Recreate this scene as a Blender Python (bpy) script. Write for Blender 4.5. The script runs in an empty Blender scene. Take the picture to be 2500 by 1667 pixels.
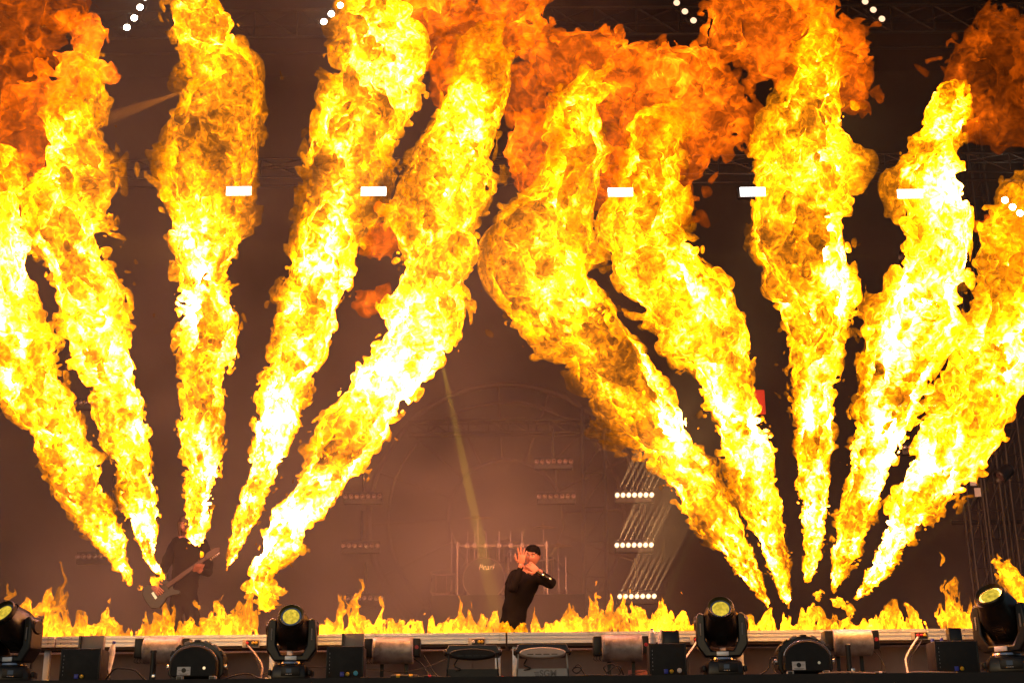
import bpy, bmesh, math, random
import numpy as np
from mathutils import Vector, Matrix, Euler

# ------------------------------------------------------------------ camera, exposure
SC = bpy.context.scene
COL = SC.collection
F_PX = 3300.0                     # focal length in pixels of the 2500 px wide photograph
CAM = Vector((0.0, -12.0, 1.0))
PITCH = math.radians(18.0)
ROLL = math.radians(-0.5)
cam_data = bpy.data.cameras.new('camera')
cam_data.sensor_width = 36.0
cam_data.lens = F_PX / 2500.0 * 36.0
cam_data.clip_end = 500.0
cam = bpy.data.objects.new('camera', cam_data)
COL.objects.link(cam)
CAM_ROT = (Matrix.Rotation(math.pi / 2 + PITCH, 3, 'X') @ Matrix.Rotation(ROLL, 3, 'Z'))
cam.matrix_world = Matrix.Translation(CAM) @ CAM_ROT.to_4x4()
SC.camera = cam
SC.view_settings.view_transform = 'Standard'
SC.view_settings.look = 'None'
SC.view_settings.gamma = 1.0
SC.view_settings.exposure = 0.0
SC.cycles.transparent_max_bounces = 48
SC.cycles.max_bounces = 5
SC.cycles.volume_bounces = 0
SC.cycles.sample_clamp_indirect = 3.0
SC.cycles.volume_max_steps = 128
SC.cycles.use_denoising = True

# ------------------------------------------------------------------ sky and sun: dusk in front of a roofed stage
SUN_EL, SUN_AZ = math.radians(12.0), math.radians(200.0)
world = bpy.data.worlds.new('World')
SC.world = world
world.use_nodes = True
wn = world.node_tree
sky = wn.nodes.new('ShaderNodeTexSky')
sky.sky_type = 'NISHITA'
sky.sun_disc = False
sky.sun_elevation = SUN_EL
sky.sun_rotation = SUN_AZ
wn.links.new(sky.outputs['Color'], wn.nodes['Background'].inputs['Color'])
wn.nodes['Background'].inputs['Strength'].default_value = 0.042
sun_data = bpy.data.lights.new('sun', 'SUN')
sun_data.energy = 0.05
sun_data.angle = math.radians(15.0)
sun_data.color = (1.0, .93, .85)
sun = bpy.data.objects.new('sun', sun_data)
sun.rotation_euler = (math.pi / 2 - SUN_EL, 0, math.pi - SUN_AZ + math.radians(0))
COL.objects.link(sun)


def at(px, py, y):
    """pixel of the 2500 x 1667 photograph -> the point of the plane at depth y that it sees"""
    d = CAM_ROT @ Vector(((px - 1250.0) / F_PX, (833.5 - py) / F_PX, -1.0))
    return CAM + d * ((y - CAM.y) / d.y)


def at_z(px, py, z):
    d = CAM_ROT @ Vector(((px - 1250.0) / F_PX, (833.5 - py) / F_PX, -1.0))
    return CAM + d * ((z - CAM.z) / d.z)


def ppm(p):
    """photograph pixels per metre at a world point"""
    return F_PX / -((CAM_ROT.transposed() @ (Vector(p) - CAM)).z)


S_ = 2500.0 / 2352.0              # outlines of the flames were read off at 2352 px
DECK_Z = at(1250, 1543, 0).z      # top of the catwalk along the stage front
LIP_Y = -.95
LIP_Z = at(1250, 1650, LIP_Y).z   # main stage floor


# ------------------------------------------------------------------ helpers
def node(nt, kind, **kw):
    n = nt.nodes.new(kind)
    for k, v in kw.items():
        if k.startswith('i_'):
            n.inputs[k[2:].replace('_', ' ')].default_value = v
        else:
            setattr(n, k, v)
    return n


def math_node(nt, op, a, b=None, c=None):
    n = nt.nodes.new('ShaderNodeMath')
    n.operation = op
    for i, v in enumerate((a, b, c)):
        if v is None:
            continue
        if hasattr(v, 'is_linked'):
            nt.links.new(v, n.inputs[i])
        else:
            n.inputs[i].default_value = v
    return n.outputs[0]


def paint(name, color, rough=.5, metal=0.0, var=.25, scale=14.0, bump=.0, dirt=None, coat=0.0, shine=.5):
    """Principled surface with uneven colour and gloss; DIRT: (colour, amount) of blotches"""
    m = bpy.data.materials.new(name)
    m.use_nodes = True
    nt = m.node_tree
    b = nt.nodes['Principled BSDF']
    b.inputs['Metallic'].default_value = metal
    b.inputs['Coat Weight'].default_value = coat
    b.inputs['Specular IOR Level'].default_value = shine
    tc = node(nt, 'ShaderNodeTexCoord')
    no = node(nt, 'ShaderNodeTexNoise', i_Scale=scale, i_Detail=5.0, i_Roughness=.65)
    nt.links.new(tc.outputs['Object'], no.inputs['Vector'])
    mix = node(nt, 'ShaderNodeMix', data_type='RGBA')
    mix.inputs[6].default_value = (*[c * (1 - var) for c in color], 1)
    mix.inputs[7].default_value = (*[min(1, c * (1 + var)) for c in color], 1)
    nt.links.new(no.outputs['Fac'], mix.inputs[0])
    col = mix.outputs[2]
    if dirt:
        n2 = node(nt, 'ShaderNodeTexNoise', i_Scale=scale * .45, i_Detail=6.0, i_Roughness=.7)
        nt.links.new(tc.outputs['Object'], n2.inputs['Vector'])
        mr = node(nt, 'ShaderNodeMapRange', i_From_Min=.62 - .3 * dirt[1], i_From_Max=.75)
        nt.links.new(n2.outputs['Fac'], mr.inputs['Value'])
        m2 = node(nt, 'ShaderNodeMix', data_type='RGBA')
        m2.inputs[7].default_value = (*dirt[0], 1)
        nt.links.new(col, m2.inputs[6])
        nt.links.new(mr.outputs[0], m2.inputs[0])
        col = m2.outputs[2]
    nt.links.new(col, b.inputs['Base Color'])
    r = math_node(nt, 'MULTIPLY_ADD', no.outputs['Fac'], .3, rough - .15)
    nt.links.new(r, b.inputs['Roughness'])
    if bump:
        bp = node(nt, 'ShaderNodeBump', i_Strength=bump, i_Distance=.01)
        nt.links.new(no.outputs['Fac'], bp.inputs['Height'])
        nt.links.new(bp.outputs[0], b.inputs['Normal'])
    return m


def lamp_paint(name, color, strength, mottled=0.0, scale=30.0):
    m = bpy.data.materials.new(name)
    m.use_nodes = True
    nt = m.node_tree
    nt.nodes.clear()
    out = nt.nodes.new('ShaderNodeOutputMaterial')
    em = node(nt, 'ShaderNodeEmission')
    em.inputs['Color'].default_value = (*color, 1)
    em.inputs['Strength'].default_value = strength
    if mottled:
        tc = node(nt, 'ShaderNodeTexCoord')
        no = node(nt, 'ShaderNodeTexNoise', i_Scale=scale, i_Detail=3.0)
        nt.links.new(tc.outputs['Object'], no.inputs['Vector'])
        e = math_node(nt, 'MULTIPLY_ADD', no.outputs['Fac'], strength * mottled * 2, strength * (1 - mottled))
        nt.links.new(e, em.inputs['Strength'])
    nt.links.new(em.outputs[0], out.inputs['Surface'])
    return m


class MB:
    """collects shapes; build() links them as ONE mesh object"""

    def __init__(self):
        self.bm = bmesh.new()

    def box(self, c, s, rot=None, bevel=0.0, taper=None):
        vs = []
        R = rot.to_matrix() if isinstance(rot, Euler) else (rot or Matrix.Identity(3))
        for x in (-.5, .5):
            for y in (-.5, .5):
                for z in (-.5, .5):
                    k = taper if (taper and z > 0) else 1.0
                    vs.append(self.bm.verts.new(Vector(c) + R @ Vector((x * s[0] * k, y * s[1] * k, z * s[2]))))
        fs = [self.bm.faces.new([vs[i] for i in q]) for q in ((0, 1, 3, 2), (4, 6, 7, 5), (0, 4, 5, 1), (2, 3, 7, 6), (0, 2, 6, 4), (1, 5, 7, 3))]
        if bevel:
            es = list({e for f in fs for e in f.edges})
            bmesh.ops.bevel(self.bm, geom=es, offset=bevel, segments=2, affect='EDGES', profile=.5)
        return self

    def tube(self, pts, r, n=10, caps=True):
        pts = [Vector(p) for p in pts]
        rs = r if hasattr(r, '__len__') else [r] * len(pts)
        rings = []
        up = None
        for i, p in enumerate(pts):
            t = (pts[min(i + 1, len(pts) - 1)] - pts[max(i - 1, 0)]).normalized()
            if up is None:
                up = Vector((0, 0, 1)) if abs(t.z) < .9 else Vector((1, 0, 0))
            a = t.cross(up).normalized()
            b = a.cross(t).normalized()
            up = b
            rings.append([self.bm.verts.new(p + (a * math.cos(2 * math.pi * k / n) + b * math.sin(2 * math.pi * k / n)) * rs[i]) for k in range(n)])
        for A, B in zip(rings, rings[1:]):
            for k in range(n):
                self.bm.faces.new((A[k], A[(k + 1) % n], B[(k + 1) % n], B[k]))
        if caps:
            self.bm.faces.new(rings[0][::-1])
            self.bm.faces.new(rings[-1])
        return self

    def cyl(self, p0, p1, r, n=20):
        return self.tube([p0, p1], r, n)

    def lathe(self, prof, M=None, n=28, sq=0.0):
        """PROF: (radius, height) up local z; SQ squares the section"""
        M = M or Matrix.Identity(4)
        rings = []
        for r, h in prof:
            ring = []
            for k in range(n):
                a = 2 * math.pi * k / n
                c, s = math.cos(a), math.sin(a)
                if sq:
                    e = 2.0 + sq * 4
                    q = (abs(c) ** e + abs(s) ** e) ** (-1 / e)
                    c, s = c * q, s * q
                ring.append(self.bm.verts.new(M @ Vector((r * c, r * s, h))))
            rings.append(ring)
        for A, B in zip(rings, rings[1:]):
            for k in range(n):
                self.bm.faces.new((A[k], A[(k + 1) % n], B[(k + 1) % n], B[k]))
        self.bm.faces.new(rings[0][::-1])
        self.bm.faces.new(rings[-1])
        return self

    def prism(self, poly, d0, d1, M=None):
        """POLY in local xz, pushed from y = d0 to y = d1"""
        M = M or Matrix.Identity(4)
        A = [self.bm.verts.new(M @ Vector((x, d0, z))) for x, z in poly]
        B = [self.bm.verts.new(M @ Vector((x, d1, z))) for x, z in poly]
        n = len(poly)
        for k in range(n):
            self.bm.faces.new((A[k], B[k], B[(k + 1) % n], A[(k + 1) % n]))
        self.bm.faces.new(A)
        self.bm.faces.new(B[::-1])
        return self

    def ball(self, c, r, n=14, m=9):
        prof = [(max(1e-4, math.sin(math.pi * i / m)) , -math.cos(math.pi * i / m)) for i in range(m + 1)]
        rr = Vector(r) if hasattr(r, '__len__') else Vector((r, r, r))
        return self.lathe(prof, Matrix.Translation(c) @ Matrix.Diagonal((*rr, 1)), n)

    def build(self, name, mat, parent=None, smooth=True, bevel=0.0):
        bmesh.ops.recalc_face_normals(self.bm, faces=self.bm.faces[:])
        me = bpy.data.meshes.new(name)
        self.bm.to_mesh(me)
        self.bm.free()
        for m in (mat if isinstance(mat, (list, tuple)) else [mat]):
            me.materials.append(m)
        if smooth:
            me.polygons.foreach_set('use_smooth', np.ones(len(me.polygons), bool))
            me.set_sharp_from_angle(angle=math.radians(35))
        o = bpy.data.objects.new(name, me)
        COL.objects.link(o)
        o.parent = parent
        if bevel:
            bv = o.modifiers.new('edges', 'BEVEL')
            bv.width = bevel
            bv.segments = 2
            bv.limit_method = 'ANGLE'
        return o


def tag(o, label, cat, group=None, kind=None):
    o['label'] = label
    o['category'] = cat
    if group:
        o['group'] = group
    if kind:
        o['kind'] = kind
    return o


def thing(name, label, cat, loc=(0, 0, 0), rz=0.0, group=None):
    o = bpy.data.objects.new(name, None)
    o.empty_display_size = .1
    o.location = loc
    o.rotation_euler = (0, 0, rz)
    COL.objects.link(o)
    return tag(o, label, cat, group)


def copy_tree(o, parent=None):
    c = o.copy()
    COL.objects.link(c)
    c.parent = parent
    for ch in list(o.children):
        copy_tree(ch, c)
    return c


def text_mesh(name, words, size, M, mat, parent, extrude=.002, shear=0.0, bold=0.0):
    cu = bpy.data.curves.new(name, 'FONT')
    cu.body = words
    cu.size = size
    cu.extrude = extrude
    cu.shear = shear
    cu.offset = bold
    cu.align_x = 'CENTER'
    cu.align_y = 'CENTER'
    t = bpy.data.objects.new(name, cu)
    COL.objects.link(t)
    dg = bpy.context.evaluated_depsgraph_get()
    me = bpy.data.meshes.new_from_object(t.evaluated_get(dg))
    bpy.data.objects.remove(t)
    me.transform(M)
    me.materials.clear()
    me.materials.append(mat)
    o = bpy.data.objects.new(name, me)
    COL.objects.link(o)
    o.parent = parent
    return o


def light(name, kind, loc, energy, color, parent=None, size=0.0, aim=None, angle=20.0, blend=.3):
    d = bpy.data.lights.new(name, kind)
    d.energy = energy
    d.color = color
    d.shadow_soft_size = size
    o = bpy.data.objects.new(name, d)
    o.location = loc
    if kind == 'SPOT':
        d.spot_size = math.radians(angle)
        d.spot_blend = blend
        o.rotation_euler = (Vector(aim) - Vector(loc)).to_track_quat('-Z', 'Y').to_euler()
    COL.objects.link(o)
    o.parent = parent
    return o


def sag(p, q, drop=0.0, n=14, wob=0.0, seed=0):
    """a slack line from p to q"""
    rng = random.Random(seed)
    p, q = Vector(p), Vector(q)
    out = []
    a = [rng.uniform(-1, 1) for _ in range(6)]
    for i in range(n + 1):
        t = i / n
        v = p.lerp(q, t)
        v.z -= drop * 4 * t * (1 - t)
        w = math.sin(math.pi * t) * wob
        v.x += w * (a[0] * math.sin(5 * t + a[1] * 3) + a[2] * math.sin(11 * t))
        v.y += w * (a[3] * math.sin(6 * t + a[4] * 3) + a[5] * math.sin(9 * t))
        out.append(v)
    return out


def curve_pts(pts, n=8):
    """Catmull-Rom through the points"""
    P = [Vector(p) for p in pts]
    P = [P[0] * 2 - P[1]] + P + [P[-1] * 2 - P[-2]]
    out = []
    for i in range(1, len(P) - 2):
        for k in range(n):
            t = k / n
            a, b, c, d = P[i - 1:i + 3]
            out.append(.5 * ((2 * b) + (c - a) * t + (2 * a - 5 * b + 4 * c - d) * t * t + (3 * b - a - 3 * c + d) * t ** 3))
    out.append(P[-2])
    return out
# ------------------------------------------------------------------ surfaces
BLACK = paint('black_plastic', (.007, .0065, .0065), .34, 0, .4, 20)
BLACK2 = paint('black_metal', (.010, .009, .009), .42, .2, .4, 30, bump=.1)
MATT = paint('matt_black', (.007, .0065, .0065), .7, 0, .4, 16, bump=.15)
ALU = paint('aluminium', (.78, .82, .88), .42, .35, .12, 9, dirt=((.22, .20, .20), .25))
STEEL = paint('sooty_steel', (.40, .37, .38), .5, .55, .25, 14, dirt=((.035, .028, .028), .75))
GREY = paint('grey_paint', (.20, .19, .19), .5, 0, .15, 25)
PALE = paint('pale_grey_paint', (.42, .40, .38), .5, 0, .12, 25)
WOOD = paint('deck_ply', (.10, .055, .03), .7, 0, .35, 30)
UNDER = paint('brown_drape', (.34, .25, .23), .85, 0, .2, 6)
FLOORM = paint('stage_floor_black', (.018, .015, .014), .7, 0, .4, 8, bump=.2)
WHITE = paint('white_label', (.72, .68, .66), .5, 0, .08, 30)
RUBBER = paint('black_rubber', (.014, .012, .012), .55, 0, .3, 40)
CABLE_G = paint('grey_cable', (.30, .24, .21), .55, 0, .15, 40)
CABLE_W = paint('white_cable', (.6, .52, .47), .5, 0, .12, 40)
RED = paint('red_plastic', (.42, .02, .03), .4, 0, .2, 40)
YELLOW = paint('yellow_plastic', (.62, .42, .02), .4, 0, .2, 40)
BLUE = paint('blue_plastic', (.03, .05, .45), .4, 0, .2, 40)
CYAN = paint('cyan_plastic', (.02, .38, .62), .4, 0, .1, 40)
CHROME = paint('chrome', (.75, .72, .70), .22, 1.0, .1, 20)
BOTTLE = paint('milky_bottle', (.60, .60, .64), .25, 0, .15, 20)
BACKW = paint('back_cloth', (.022, .017, .016), .9, 0, .4, 2)
TRUSSM = paint('dark_truss', (.028, .024, .023), .55, .4, .3, 10)
RUSTY = paint('scenery_metal', (.05, .03, .024), .7, .2, .35, 8)

# ------------------------------------------------------------------ ground, stage floor, walls
def slab(name, lo, hi, mat, bevel=0.0):
    c = [(a + b) / 2 for a, b in zip(lo, hi)]
    s = [b - a for a, b in zip(lo, hi)]
    o = MB().box((0, 0, 0), s, bevel=bevel).build(name, mat, smooth=False)
    o.location = c
    o['kind'] = 'structure'
    return o


slab('ground', (-60, -60, -.3), (60, 40, 0), paint('pit_floor', (.05, .047, .045), .85, 0, .3, 3))
slab('stage_floor', (-12, LIP_Y, LIP_Z - .25), (12, 11, LIP_Z), FLOORM)
slab('stage_front_wall', (-12, LIP_Y + .04, 0), (12, LIP_Y + .14, LIP_Z - .25), MATT)
slab('back_wall', (-14, 10.4, 0), (9.2, 10.7, 18), BACKW)
slab('back_wall', (9.2, 12.4, 0), (16, 12.7, 18), BACKW)
slab('roof', (-14, -.5, 13.5), (14, 13, 13.9), BACKW)
slab('side_wall', (-12.4, 0, LIP_Z), (-12, 10.4, 13.5), BACKW)

# ------------------------------------------------------------------ catwalk of 2 m decks along the stage front
SEAM = [at(p, 1544, 0).x for p in (137, 690, 1240, 1790, 2340)]
STEP = (SEAM[4] - SEAM[0]) / 4
DECK_DEPTH = 1.25
WHERE = ['under the guitarist at the edge of the frame', 'beneath the flames by the guitarist', 'with the black floodlight under it',
         'with the pale floodlight under it', 'with the second flame projector under it', 'at the end beside the last spotlight']


def deck(x0, x1, where):
    t = thing('stage_deck', 'aluminium framed stage deck ' + where, 'stage deck', (x0, 0, LIP_Z), 0, 'decks of the catwalk')
    w, h = x1 - x0 - .012, DECK_Z - LIP_Z
    MB().box((w / 2, DECK_DEPTH / 2 + .03, h - .012), (w - .02, DECK_DEPTH, .018)).build('top_board', FLOORM, t, False)
    # grooved rail: a flat face with two grooves
    H = .092
    prof = [(0, 0), (0, .020), (.014, .024), (.014, .036), (0, .040), (0, .056), (.014, .060), (.014, .066), (0, .070), (0, H), (.04, H), (.04, 0)]
    m = MB()
    A = [m.bm.verts.new((0.004, y, h - H + z)) for y, z in prof]
    B = [m.bm.verts.new((w, y, h - H + z)) for y, z in prof]
    for k in range(len(prof)):
        j = (k + 1) % len(prof)
        m.bm.faces.new((A[k], B[k], B[j], A[j]))
    m.bm.faces.new(A)
    m.bm.faces.new(B[::-1])
    rail = m.build('front_rail', ALU, t, False)
    for fx in (.05, .14, w - .14, w - .05):
        for fz in (.03, .080):
            MB().cyl((fx, -.003, h - H + fz), (fx, .002, h - H + fz), .005, 10).build('rivet', CHROME, rail)
    MB().box((w / 2, .05, h - H - .012), (w, .06, .022)).build('edge_board', WOOD, t, False)
    for lx in (.07, w - .07):
        for ly in (.08, DECK_DEPTH - .08):
            MB().box((lx, ly, (h - H - .023) / 2), (.048, .048, h - H - .023), bevel=.004).build('leg', ALU, t)
    return t


xs_ = [SEAM[0] - STEP] + [SEAM[0] + STEP * k for k in range(6)]
for k in range(6):
    deck(xs_[k], xs_[k + 1], WHERE[k])
for k in range(7):
    o = MB().box((0, 0, 0), (STEP * 1.02, .02, DECK_Z - LIP_Z - .125)).build('drape_panel', UNDER, smooth=False)
    o.location = (xs_[0] + STEP * (k + .33), .34 + .024 * (k % 2), (DECK_Z - .12 + LIP_Z) / 2)
    tag(o, 'brown cloth panel closing the space below the decks', 'drape', 'panels under the catwalk')

# sockets let into the rails
def socket(px, py, label, plugs):
    p = at(px, py, -.004)
    t = thing('socket_panel', label, 'socket', (p.x, -.006, p.z), 0, 'gas and power sockets in the rail')
    MB().box((0, 0, 0), (.150, .010, .072), bevel=.003).build('plate', PALE, t)
    MB().box((.012, -.004, 0), (.110, .008, .052)).build('recess', BLACK, t)
    for i, (dx, m) in enumerate(plugs):
        MB().lathe([(.013, 0), (.013, .02), (.009, .026)], Matrix.Translation((dx, -.006, .002)) @ Matrix.Rotation(math.pi / 2, 4, 'X'), 14).build('jack', m, t)
    return t


socket(613, 1570, 'socket panel in the rail above the white gas hose', [(-.03, RED), (.02, YELLOW), (.045, YELLOW)])
socket(1164, 1567, 'socket panel with two yellow jacks above the black floodlight', [(-.03, WHITE), (.02, YELLOW), (.045, YELLOW)])
socket(1706, 1562, 'socket panel half hidden by the moving spotlight', [(-.03, RED), (.02, RED)])
socket(2245, 1551, 'socket panel with a thick arching hose plugged in', [(-.02, RED), (.012, RED), (.04, YELLOW)])


def gear(px, y=-.5):
    """floor point of a piece of gear on the stage lip seen at picture column px"""
    return Vector((at(px, 1652, y).x, y, LIP_Z))


# ------------------------------------------------------------------ moving head spotlights
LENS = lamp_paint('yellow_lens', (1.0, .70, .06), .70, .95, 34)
LENS_EDGE = lamp_paint('white_lens', (1.0, .92, .7), 1.3)
SCREEN = lamp_paint('display', (.55, .6, .65), .06)


def moving_head(px, label, pan, tilt, k=1.0, turn=0.0, y=-.52):
    t = thing('moving_spotlight', label, 'stage light', gear(px, y), turn, 'moving head spotlights on the stage lip')
    b = MB().box((0, 0, .075 * k), (.31 * k, .30 * k, .125 * k), bevel=.022 * k, taper=.9).build('base', BLACK, t)
    MB().box((.02 * k, -.152 * k, .080 * k), (.165 * k, .012 * k, .075 * k), bevel=.006).build('control_panel', BLACK2, b)
    MB().box((.005 * k, -.160 * k, .086 * k), (.045 * k, .006 * k, .034 * k)).build('display', SCREEN, b, False)
    for i in range(4):
        MB().cyl((-.016 * k + i * .014 * k, -.157 * k, .055 * k), (-.016 * k + i * .014 * k, -.163 * k, .055 * k), .004 * k, 10).build('button', WHITE, b)
    for s in (-1, 1):
        MB().box((s * .172 * k, 0, .075 * k), (.03 * k, .2 * k, .05 * k), bevel=.01 * k).build('carry_handle', BLACK2, b)
    y_ = MB()
    MB.lathe(y_, [(.10 * k, .138 * k), (.115 * k, .15 * k), (.11 * k, .165 * k)], None, 24)
    y_.build('turntable', CHROME, t)
    yk = bpy.data.objects.new('yoke', None)
    COL.objects.link(yk)
    yk.parent = t
    yk.rotation_euler = (0, 0, pan)
    # U of the yoke: chamfered foot and two arms
    W = .205 * k
    outer = [(-W, .52), (-W - .012, .40), (-W - .012, .27), (-W * .72, .172), (W * .72, .172), (W + .012, .27), (W + .012, .40), (W, .52),
             (W - .03, .545), (W - .07, .52), (W - .068, .31), (W * .45, .225), (-W * .45, .225), (-W + .068, .31), (-W + .07, .52), (-W + .03, .545)]
    outer = [(x, z * k if i not in () else z) for i, (x, z) in enumerate(outer)]
    MB().prism(outer, -.075 * k, .075 * k).build('yoke_frame', BLACK, yk, True, .014 * k)
    for s in (-1, 1):
        MB().lathe([(.062 * k, 0), (.066 * k, .012 * k), (.05 * k, .03 * k)], Matrix.Translation((s * (W - .005), 0, .455 * k)) @ Matrix.Rotation(s * math.pi / 2, 4, 'Y'), 22).build('arm_cap', BLACK2, yk)
        MB().box((s * (W - .03), -.078 * k, .40 * k), (.012 * k, .008 * k, .10 * k), bevel=.002).build('arm_vent', GREY, yk)
    MB().box((0, -.079 * k, .198 * k), (.10 * k, .01 * k, .035 * k), bevel=.003).build('clamp_plate', ALU, yk)
    # head, pointing along local z after the tilt
    M = Matrix.Translation((0, 0, .455 * k)) @ Matrix.Rotation(tilt, 4, 'X')
    hd = MB().lathe([(.05 * k, -.20 * k), (.115 * k, -.185 * k), (.138 * k, -.14 * k), (.142 * k, -.04 * k), (.140 * k, .05 * k), (.128 * k, .10 * k), (.116 * k, .14 * k), (.110 * k, .19 * k)], M, 32, .35).build('head_shell', BLACK, yk)
    for i in range(7):
        MB().box((0, 0, 0), (.09 * k, .006 * k, .006 * k)).build('cooling_fin', BLACK2, hd, False).matrix_local = M @ Matrix.Translation((0, -.142 * k, (-.11 + .02 * i) * k))
    MB().lathe([(.100 * k, .186 * k), (.113 * k, .19 * k), (.113 * k, .225 * k), (.104 * k, .235 * k), (.098 * k, .225 * k), (.086 * k, .20 * k)], M, 36).build('lens_ring', BLACK2, hd)
    MB().lathe([(.070 * k, .200 * k), (.093 * k, .2005 * k), (.093 * k, .206 * k), (.071 * k, .206 * k)], M, 36).build('lens_rim', CHROME, hd)
    MB().lathe([(.071 * k, .196 * k), (.071 * k, .209 * k), (.055 * k, .218 * k), (.03 * k, .224 * k), (.001, .226 * k)], M, 32).build('lens', LENS, hd)
    return t


moving_head(30, 'black moving spotlight aimed up and outward beside the first black power box', -.6, math.radians(58), 1.0, .2)
moving_head(710, 'black moving spotlight facing straight out between the hose and a power box', .06, math.radians(66), .95)
moving_head(1767, 'black moving spotlight with its head tipped back beside the second flame projector', -.12, math.radians(60), .98)
moving_head(2462, 'black moving spotlight leaning inward at the end of the stage lip', -.5, math.radians(48), 1.08, -.25)

# ------------------------------------------------------------------ flame projectors
def flame_projector(px, label, y=-.62):
    t = thing('flame_projector', label, 'flame projector', gear(px, y), 0, 'five way flame projectors')
    w, r = .225, .225
    arc = lambda rr, z0, n=18: [(rr * math.cos(math.pi * i / n), z0 + rr * .78 * math.sin(math.pi * i / n)) for i in range(n + 1)]
    MB().prism([(-r, .06), (-r + .03, .02), (r - .03, .02), (r, .06)] + arc(r, .15), -.05, .15).build('housing', BLACK, t, True, .008)
    MB().prism([(-.19, .045), (-.17, .03), (.17, .03), (.19, .045)] + arc(.19, .13), -.14, -.05).build('front_cover', MATT, t, True, .012)
    m = MB()
    m.tube([Vector((.193 * math.cos(a), -.142, .132 + .193 * .78 * math.sin(a))) for a in [math.pi * (.06 + .88 * i / 24) for i in range(25)]], .004, 8)
    m.build('cover_trim', CHROME, t)
    for i in range(7):
        a = math.pi * (.14 + .72 * i / 6)
        R = Matrix.Translation((r * .985 * math.cos(a), -.015, .15 + r * .78 * .985 * math.sin(a))) @ Matrix.Rotation(math.pi / 2 - a, 4, 'Y')
        n_ = MB().box((0, 0, 0), (.050, .075, .022), bevel=.004).build('nozzle', GREY if i in (1, 2, 4) else BLACK2, t)
        n_.matrix_local = R
        s_ = MB().box((0, -.004, .006), (.024, .05, .014)).build('nozzle_slot', BLACK, n_, False)
    for s in (-1, 1):
        MB().cyl((s * .215, .0, .12), (s * .245, .0, .12), .022, 14).build('gas_port', CHROME, t)
        MB().box((s * .16, -.02, .012), (.06, .2, .024), bevel=.004).build('foot', BLACK2, t)
    st = MB().box((0, 0, 0), (.108, .003, .066)).build('sticker', WHITE, t, False)
    st.location = (-.075, -.142, .078)
    MB().lathe([(.016, 0), (.019, 0), (.019, .002), (.016, .002)], Matrix.Translation((0, -.0015, .005)) @ Matrix.Rotation(math.pi / 2, 4, 'X'), 20).build('emblem_ring', BLACK2, st)
    for dx, dz, ww in ((-.034, .006, .024), (.034, .006, .024), (0, -.022, .08), (0, -.028, .06)):
        MB().box((dx, -.002, dz), (ww, .001, .003)).build('print_line', GREY, st, False)
    MB().cyl((.09, -.142, .10), (.09, -.150, .10), .012, 14).build('key_switch', CHROME, t)
    return t


flame_projector(480, 'black arched flame projector with a white sticker in front of a soot stained drum')
flame_projector(1966, 'black arched flame projector beside the tipped back spotlight and a short post')

# ------------------------------------------------------------------ soot stained steel drums on the deck edge
def drum(px0, px1, py, label, y=-.22):
    p0, p1 = at(px0, py, y), at(px1, py, y)
    t = thing('steel_drum', label, 'drum', ((p0.x + p1.x) / 2, y, LIP_Z), 0, 'soot stained drums along the deck edge')
    L = (p1.x - p0.x) / 2
    z = (p0.z + p1.z) / 2 - LIP_Z
    r = .112
    M = Matrix.Translation((0, 0, z)) @ Matrix.Rotation(math.pi / 2, 4, 'Y')
    MB().lathe([(r * .9, -L), (r, -L + .006), (r, -L + .02), (r * 1.015, -L + .024), (r * 1.015, -L + .032), (r, -L + .036), (r, L - .03), (r * 1.012, L - .026), (r * 1.012, L - .02), (r, L - .016), (r, L - .005), (r * .9, L)], M, 40).build('shell', STEEL, t)
    e = MB().box((-L - .035, 0, z + .015), (.07, .15, .16), bevel=.008).build('burner_box', BLACK2, t)
    for k in range(5):
        MB().tube(curve_pts([(-L - .06 + .02 * k, -.03, z - .06), (-L - .07 + .025 * k, -.05, z - .095), (-L - .04 + .018 * k, -.02, z - .11)], 4), .0028, 6).build('wire', RUBBER, e)
    e2 = MB().box((L + .03, 0, z + .02), (.06, .13, .15), bevel=.008).build('valve_box', BLACK2, t)
    MB().cyl((L + .03, -.066, z + .02), (L + .03, -.082, z + .02), .016, 12).build('valve_knob', RED, e2)
    for s in (-1, 1):
        MB().box((s * L * .6, .10, z / 2), (.03, .02, z)).build('support_leg', BLACK2, t, False)
        MB().box((s * L * .6, 0, .006), (.04, .24, .012)).build('support_foot', BLACK2, t, False)
    return t


drum(353, 448, 1587, 'soot stained steel drum half behind the first flame projector')
drum(911, 1010, 1587, 'soot stained steel drum between a power box and the black floodlight')
drum(1468, 1567, 1581, 'soot stained steel drum between the pale floodlight and a power box')
drum(2030, 2126, 1568, 'soot stained steel drum half behind the second flame projector')

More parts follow.
